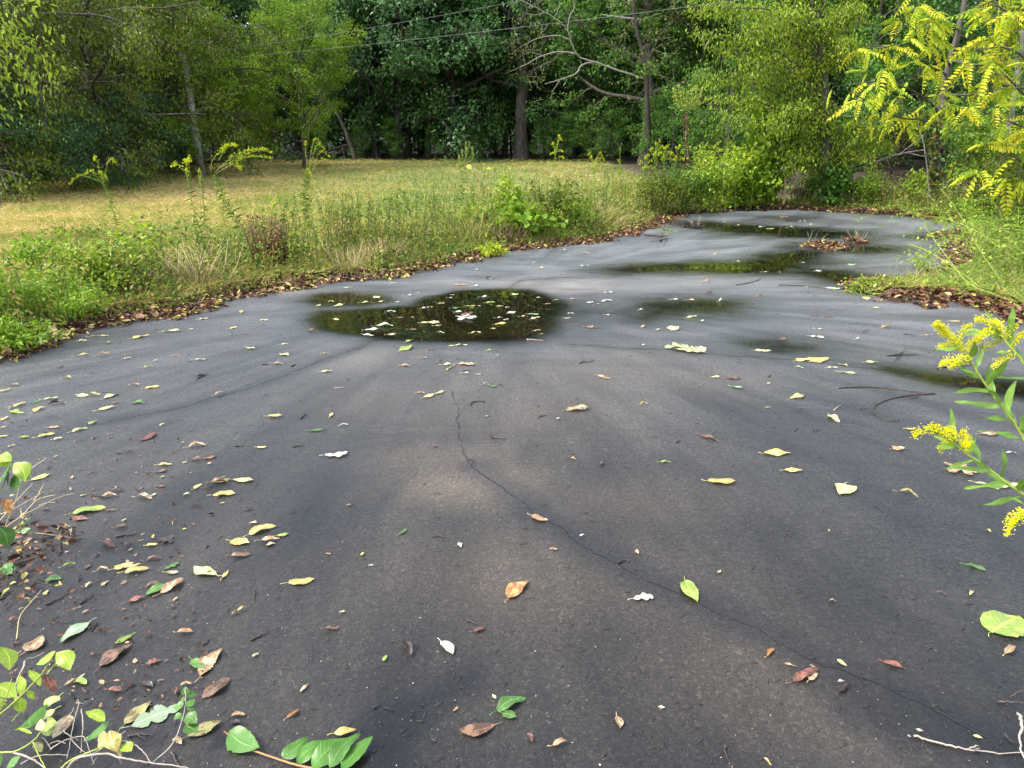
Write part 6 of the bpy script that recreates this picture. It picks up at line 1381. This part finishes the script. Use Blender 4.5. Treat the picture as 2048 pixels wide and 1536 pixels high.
def fg_goldenrod(label, base, stem, d, plumes, nleaf, Lf, wid=.011):
    t = thing('goldenrod', label, 'goldenrod', base, 'goldenrod leaning in from the right'); o3 = Vector(base)
    pts = [Vector(base)] + [PD(*q) for q in stem]
    c = wobble([p - o3 for p in pts], .0008, 8, RS); m = MB(); m.tube(c, np.linspace(.0036, .0018, len(c)), 8, .7); m.build('stem', F_STEMG, t, True)
    n = len(c); i0 = int(n * .35)
    for k in range(nleaf):
        u = i0 + (n - 2 - i0) * (k + .5) / nleaf; i = int(u); p = c[i].lerp(c[i + 1], u - i) + o3; ax = (c[i + 1] - c[i]).normalized()
        az = k * 2.4; e1 = ax.cross(Vector((.3, 1, .2))).normalized(); e2 = ax.cross(e1); rd = e1 * math.cos(az) + e2 * math.sin(az)
        L = Lf * RS.uniform(.8, 1.2) * (1.0 - .35 * k / nleaf); e = p + (rd * .8 + ax * .75 + Vector((0, 0, -.15))).normalized() * L
        attach(t, o3, p, e, 'n', BL_GY, .75, .5, roll=RS.uniform(-.5, .5))
    for pl in plumes: plume(t, o3, [PD(*q) for q in pl], wid * .85, 240)
    return t
dA = 1.42
fg_goldenrod('goldenrod stem with the upper left bright yellow plume at the right edge', (1.62, 1.55, 0.02), [(2150, 1150, 1.5), (2075, 960, dA), (2048, 879, dA), (2018, 832, dA), (1990, 795, dA), (1962, 757, dA), (1940, 720, dA), (1913, 688, dA)], dA,
    [[(1925, 700, dA), (1905, 682, dA), (1885, 660, dA), (1868, 648, dA)], [(1915, 690, dA), (1925, 668, dA), (1940, 654, dA - .02)], [(1922, 702, dA), (1900, 694, dA + .02), (1878, 697, dA + .02)], [(1935, 716, dA), (1905, 722, dA - .02), (1882, 733, dA - .02)], [(1940, 722, dA), (1920, 726, dA), (1900, 738, dA)], [(1910, 685, dA), (1895, 672, dA), (1880, 668, dA)], [(1930, 706, dA), (1942, 688, dA), (1960, 680, dA)], [(1890, 668, dA), (1878, 655, dA), (1869, 655, dA)]], 17, .085)
fg_goldenrod('goldenrod stem with the upper right bright yellow plume at the right edge', (1.78, 1.62, 0.02), [(2200, 1000, 1.5), (2090, 790, dA), (2048, 727, dA), (2020, 693, dA), (2000, 668, dA), (1985, 655, dA)], dA,
    [[(2005, 675, dA), (1985, 655, dA), (1965, 642, dA), (1950, 642, dA)], [(2010, 680, dA), (2020, 662, dA), (2031, 654, dA)], [(2022, 694, dA), (2035, 680, dA), (2048, 670, dA)], [(2005, 680, dA + .02), (1985, 690, dA + .02), (1960, 704, dA + .02)], [(2025, 710, dA), (2005, 722, dA), (1986, 737, dA)], [(1990, 660, dA), (1970, 668, dA), (1952, 684, dA)], [(2000, 668, dA), (2000, 655, dA), (1985, 645, dA)]], 9, .085)
fg_goldenrod('goldenrod stem with the lower yellow plume bowed left at the right edge', (1.55, 1.40, 0.02), [(2170, 1120, 1.36), (2085, 1015, 1.36), (2048, 990, 1.36), (2018, 970, 1.36), (1986, 945, 1.36), (1952, 921, 1.36), (1920, 897, 1.36), (1899, 880, 1.36)], 1.36,
    [[(1905, 885, 1.36), (1880, 868, 1.36), (1855, 862, 1.36), (1832, 868, 1.36), (1829, 876, 1.36)], [(1910, 885, 1.36), (1905, 870, 1.34), (1890, 862, 1.34)], [(1925, 895, 1.36), (1930, 878, 1.37), (1924, 865, 1.37)], [(1905, 888, 1.36), (1892, 892, 1.38), (1878, 900, 1.38)], [(1890, 875, 1.36), (1875, 862, 1.36), (1862, 856, 1.36)], [(1930, 903, 1.36), (1932, 890, 1.36), (1938, 897, 1.36)]], 13, .085)
t = fg_goldenrod('drooping goldenrod tip hanging just below the lower plume at the right edge', (1.60, 1.45, 0.02), [(2160, 1090, 1.32), (2090, 1035, 1.32), (2060, 1020, 1.32), (2040, 1022, 1.32)], 1.32, [[(2046, 1022, 1.32), (2030, 1032, 1.32), (2018, 1050, 1.32), (2014, 1072, 1.32)], [(2050, 1030, 1.32), (2035, 1040, 1.32), (2024, 1052, 1.32)]], 4, .05)
# --- green leafy sprig lying at the bottom
k_ = lambda x, y, z=.012: G(400 + x / 5.12, 1380 + y / 5.12, z)
t = thing('leafy_sprig', 'fallen sprig with five big green leaves on a reddish stem at the bottom', 'sprig', k_(260, 430)); o3 = t.location.copy()
c = wobble([k_(245, 425) - o3, k_(400, 530) - o3, k_(500, 600) - o3, k_(640, 655) - o3, k_(810, 712) - o3, k_(960, 760) - o3, k_(1140, 800) - o3, k_(1450, 840) - o3], .0004, 6, RS)
m = MB(); m.tube(c, np.linspace(.0022, .0035, len(c)), 7); m.build('stem', foliage('reddish_stem', [(0, (.36, .16, .08)), (1, (.42, .22, .08))], 0, .4), t, True)
for a, e_, w_ in (((300, 420), (610, 590), 1.15), ((840, 690), (1100, 480), 1.3), ((990, 740), (1290, 520), 1.05), ((1150, 800), (1530, 490), 1.05), ((1330, 800), (1645, 445), .85), ((1450, 800), (1770, 475), .85)):
    attach(t, o3, k_(*a, .018), k_(*e_, .025), 'o', BL_G, w_, .35)
# --- lower left plants
j_ = lambda x, y, z: G(x / 4.571, 1200 + y / 4.571, z)
def seedling(label, base, stems, leaves, smat=None, group='plants in the lower left corner'):
    t = thing('seedling', label, 'plant', base, group); o3 = Vector(base)
    for ln, r in stems:
        c = wobble([j_(*q) - o3 for q in ln], .0012, 6, RS); m = MB(); m.tube(c, np.linspace(r, r * .5, len(c)), 6, .8); m.build('stem', smat or F_STEMG, t, True)
    for a, e_, kind, mat, w_ in leaves: attach(t, o3, j_(*a), j_(*e_), kind, mat, w_ * (1.35 if kind == 's' else 1.1), .4, roll=RS.uniform(-.3, .3), label='wilted red-brown leaf' if mat is LM['r'] else None)
    return t
seedling('lime-leaved seedling with one wilted red leaf at the lower left edge', (-1.5, 1.5, .0),
    [([(-160, 1180, .10), (0, 1050, .16), (230, 840, .22), (370, 690, .26), (440, 590, .28), (510, 470, .30)], .003), ([(0, 1010, .16), (60, 880, .2), (110, 720, .24)], .002), ([(430, 680, .26), (520, 560, .28), (595, 470, .29)], .002), ([(110, 1110, .12), (170, 1040, .14), (210, 960, .16)], .002)],
    [((505, 470, .30), (330, 590, .28), 's', BL_Y, 1.1), ((520, 480, .30), (645, 640, .27), 's', BL_Y, 1.2), ((600, 480, .29), (490, 610, .26), 's', BL_Y, .8), ((420, 680, .26), (505, 860, .20), 'o', LM['r'], 1.2), ((260, 640, .25), (370, 790, .22), 's', BL_Y, .6),
     ((185, 690, .24), (180, 870, .2), 's', BL_Y, 1.0), ((235, 830, .22), (315, 910, .19), 's', BL_Y, .8), ((190, 890, .2), (215, 1030, .16), 's', BL_Y, 1.3), ((150, 830, .2), (130, 940, .17), 's', BL_Y, 1.2), ((-40, 780, .2), (125, 890, .18), 's', BL_Y, 1.2), ((-20, 900, .2), (60, 960, .18), 's', BL_Y, 1.0), ((20, 440, .3), (85, 640, .25), 's', BL_Y, 1.2), ((-60, 440, .3), (20, 560, .27), 's', BL_Y, 1.4)])
seedling('yellow-leaved seedling arching up from the bottom left corner', (-1.45, 1.35, .0),
    [([(-160, 1400, .1), (0, 1395, .11), (150, 1380, .12), (300, 1290, .13), (390, 1190, .14)], .0026), ([(300, 1300, .13), (360, 1430, .11), (420, 1540, .1)], .002)],
    [((390, 1190, .14), (370, 1090, .15), 's', LM['y'], 1.2), ((390, 1190, .14), (530, 1130, .15), 's', BL_Y, 1.4), ((380, 1190, .14), (480, 1240, .12), 's', BL_GG, 1.2), ((300, 1150, .12), (440, 960, .05), 'o', BL_G, 1.0), ((310, 1300, .12), (380, 1390, .10), 's', LM['v'], 1.2), ((290, 1220, .12), (160, 1170, .12), 'n', BL_Y, .6), ((-20, 1400, .1), (0, 1520, .08), 's', BL_G, 1.4), ((60, 1540, .1), (190, 1430, .12), 's', BL_G, 1.0)])
seedling('yellow-leaved seedling with a bent stem in the lower left foreground', (-1.18, 1.28, .0),
    [([(540, 1560, .06), (640, 1470, .08), (800, 1400, .10), (960, 1330, .11), (1080, 1270, .12)], .0026), ([(960, 1330, .11), (1020, 1260, .12), (1010, 1200, .13)], .0018)],
    [((950, 1195, .13), (900, 1370, .10), 's', LM['y'], 1.3), ((1000, 1195, .13), (1070, 1390, .10), 's', LM['y'], 1.2), ((960, 1105, .12), (780, 1020, .13), 's', BL_Y, .8), ((1000, 1110, .10), (755, 1295, .07), 'o', BL_G, .9), ((1100, 1330, .1), (1205, 1380, .1), 's', BL_Y, 1.2), ((1090, 1340, .1), (1110, 1440, .08), 's', LM['y'], .7)])
# pale holed leaves under them
for a, e_, mk, w_, lab in (((540, 880), (410, 1010), BL_GG, 1.7, 'pale leaf full of dark holes beside the wilted red leaf'), ((500, 1000), (290, 1130), BL_GG, 1.2, 'long pale spotted leaf under the yellow-leaved seedling'), ((640, 1050), (490, 1290), LM['t'], 1.2, 'brown papery leaf hanging under the yellow-leaved seedling')):
    b0, b1 = j_(*a, .02), j_(*e_, .012); L = (b1 - b0).length; mb = leaf_mesh('o', L, rs, .4); mb.V[0][:, 0] *= w_; o = mb.build('fallen_leaf', mk, None, True); o.location = b0; dd = b1 - b0; o.rotation_euler = (0, 0, math.atan2(dd.y, dd.x) - math.pi / 2); tag(o, lab, 'leaf', 'leaves fallen on the wet pavement')
# small round-leaved sprig
t = thing('round_leaved_sprig', 'small sprig with round dark green leaves beside the pale oak leaf', 'sprig', j_(1400, 1480, .0)); o3 = t.location.copy()
m = MB()
for ln in ([(1400, 1480, .03), (1560, 1340, .05), (1640, 1180, .08), (1690, 1000, .11), (1700, 880, .13), (1690, 810, .14)], [(1680, 1100, .09), (1720, 1140, .09)]):
    c = wobble([j_(*q) - o3 for q in ln], .0008, 6, RS); m.tube(c, np.linspace(.0018, .0009, len(c)), 5)
m.build('stem', M_TWIG_PALE, t, True)
for a, e_ in (((1700, 870, .13), (1690, 790, .14)), ((1712, 865, .13), (1800, 870, .12)), ((1680, 950, .12), (1585, 985, .11)), ((1670, 930, .12), (1680, 880, .12)), ((1715, 975, .12), (1775, 905, .12)), ((1710, 1040, .1), (1800, 1125, .09)), ((1660, 1050, .1), (1585, 1090, .09)), ((1690, 1140, .08), (1820, 1200, .07)), ((1655, 1060, .1), (1660, 1110, .09)), ((1720, 960, .12), (1770, 1000, .11))):
    attach(t, o3, j_(*a), j_(*e_), 'h', BL_G, 1.15, .5)
# bare grey twigs of the corner shrub
t = thing('bare_shrub', 'bare grey twiggy shrub spreading over the bottom left corner', 'shrub', j_(640, 1600, .0)); o3 = t.location.copy()
for ln, r in (([(600, 1560, .05), (700, 1450, .09), (830, 1420, .10), (960, 1405, .10), (1100, 1440, .10), (1250, 1470, .09), (1400, 1490, .08), (1660, 1525, .07), (1760, 1560, .06)], .0032), ([(1060, 1275, .11), (1200, 1310, .10), (1290, 1370, .09), (1380, 1480, .08)], .0022), ([(120, 1395, .08), (260, 1440, .08), (380, 1510, .07), (440, 1580, .06)], .003),
              ([(720, 940, .10), (690, 1060, .10), (660, 1180, .10), (640, 1320, .09), (610, 1450, .08)], .0016), ([(745, 1000, .10), (760, 1150, .10), (750, 1250, .09), (740, 1400, .08)], .0016), ([(460, 1365, .06), (560, 1300, .08), (650, 1265, .09), (760, 1250, .10), (800, 1330, .09), (860, 1500, .07)], .0018), ([(1150, 1200, .08), (1020, 1290, .09), (930, 1360, .09), (830, 1415, .09)], .002),
              ([(650, 1265, .09), (700, 1330, .09), (790, 1400, .09)], .0014), ([(580, 1200, .09), (640, 1240, .09), (720, 1280, .09)], .0014), ([(190, 1500, .05), (330, 1430, .06), (480, 1415, .06), (620, 1420, .07)], .0016), ([(470, 1370, .06), (420, 1290, .07), (380, 1260, .07)], .0012), ([(1080, 1440, .09), (1120, 1500, .07)], .0012), ([(880, 1440, .09), (840, 1520, .07)], .001), ([(600, 1310, .09), (520, 1290, .08), (430, 1330, .07)], .0012), ([(700, 940, .1), (760, 945, .1), (800, 925, .1)], .001), ([(230, 560, .12), (215, 620, .12), (180, 680, .11), (150, 760, .1), (100, 880, .1)], .003), ([(400, 480, .1), (330, 520, .1), (240, 540, .1)], .0014)):
    m = MB(); c = wobble([j_(*q) - o3 for q in ln], .0012, 5, RS); m.tube(c, np.linspace(r, r * .45, len(c)), 6); m.build('twig', M_TWIG_PALE, t, True)
# upper left edge plant
l_ = lambda x, y, z: G(x / 4.267, 880 + y / 4.267, z)
j_save = j_; j_ = l_
seedling('bright green drooping-leaved plant at the left edge', (-2.1, 2.0, 0), [([(-60, 520, .25), (20, 400, .32), (60, 300, .36), (85, 190, .42), (110, 175, .42)], .003)],
    [((130, 190, .42), (215, 350, .36), 's', BL_Y, 1.3), ((150, 290, .36), (120, 450, .3), 's', BL_G, 1.3), ((90, 180, .42), (-30, 130, .42), 's', BL_Y, 1.0), ((70, 220, .4), (-20, 180, .4), 's', BL_Y, 1.1), ((60, 270, .38), (70, 380, .32), 's', BL_G, 1.2), ((30, 330, .36), (-40, 380, .3), 's', BL_G, 1.4), ((170, 260, .38), (235, 350, .35), 's', BL_G, 1.1), ((70, 490, .25), (90, 630, .18), 'c', LM['o'], 1.3), ((-10, 740, .2), (60, 910, .12), 's', BL_G, 1.3), ((80, 480, .24), (125, 465, .24), 's', LM['p'], 1.0)])
seedling('small green seedling at the edge of the lower left litter', l_(150, 830, 0), [([(150, 830, .0), (165, 780, .03), (180, 700, .06)], .0018)], [((170, 775, .04), (75, 790, .04), 'o', BL_G, 1.0), ((175, 780, .04), (268, 755, .05), 'o', BL_G, 1.2), ((175, 720, .06), (140, 735, .06), 'o', BL_G, 1.1), ((180, 715, .06), (215, 720, .06), 'o', BL_G, 1.1), ((180, 710, .06), (165, 695, .07), 'o', BL_G, 1.1), ((235, 690, .06), (260, 660, .07), 'o', BL_G, 1.2), ((240, 695, .06), (225, 670, .07), 'o', BL_G, 1.2), ((180, 705, .06), (200, 690, .07), 'o', BL_G, 1.1)])
seedling('small green seedling with whorled leaves at the left edge litter', l_(60, 1210, 0), [([(60, 1210, .0), (65, 1130, .04), (65, 1080, .06)], .0015)], [((65, 1085 + 8 * i % 60, .05), (65 + 75 * math.cos(i * 1.05), 1100 + 45 * math.sin(i * 1.05), .05), 'o', BL_G, 1.3) for i in range(9)])
j_ = j_save
t = thing('dry_grass', 'pale dry branching stems fanning from the left edge', 'weed', l_(-10, 760, .0)); o3 = t.location.copy()
for ln in ([(40, 750, .02), (180, 650, .04), (320, 510, .06), (470, 468, .08)], [(180, 650, .04), (330, 575, .05), (500, 490, .06), (630, 455, .07)], [(40, 750, .02), (100, 600, .1), (140, 500, .14), (165, 400, .18)], [(0, 690, .05), (120, 540, .1), (280, 370, .14)], [(220, 280, .12), (300, 220, .14), (400, 150, .16)], [(-10, 640, .04), (110, 590, .06), (230, 525, .08), (380, 440, .1)], [(290, 520, .06), (340, 440, .08), (375, 370, .1)], [(70, 790, .02), (250, 790, .03), (490, 815, .02)], [(180, 650, .04), (180, 575, .05)], [(330, 560, .05), (400, 535, .05), (480, 535, .05)]):
    m = MB(); c = wobble([l_(*q) - o3 for q in ln], .001, 5, RS); m.tube(c, np.linspace(.0022, .0008, len(c)), 5, .8); m.build('stalk', F_STRAWSTEM, t, True)
t = thing('dry_grass', 'single long straw stem slanting at the lower left edge', 'weed', l_(150, 1536, 0)); o3 = t.location.copy(); m = MB(); c = wobble([l_(*q) - o3 for q in [(140, 1700, .05), (170, 1510, .05), (260, 1390, .05), (355, 1280, .04)]], .0008, 5, RS); m.tube(c, np.linspace(.0018, .001, len(c)), 5, .8); m.build('stalk', F_STRAWSTEM, t, True)
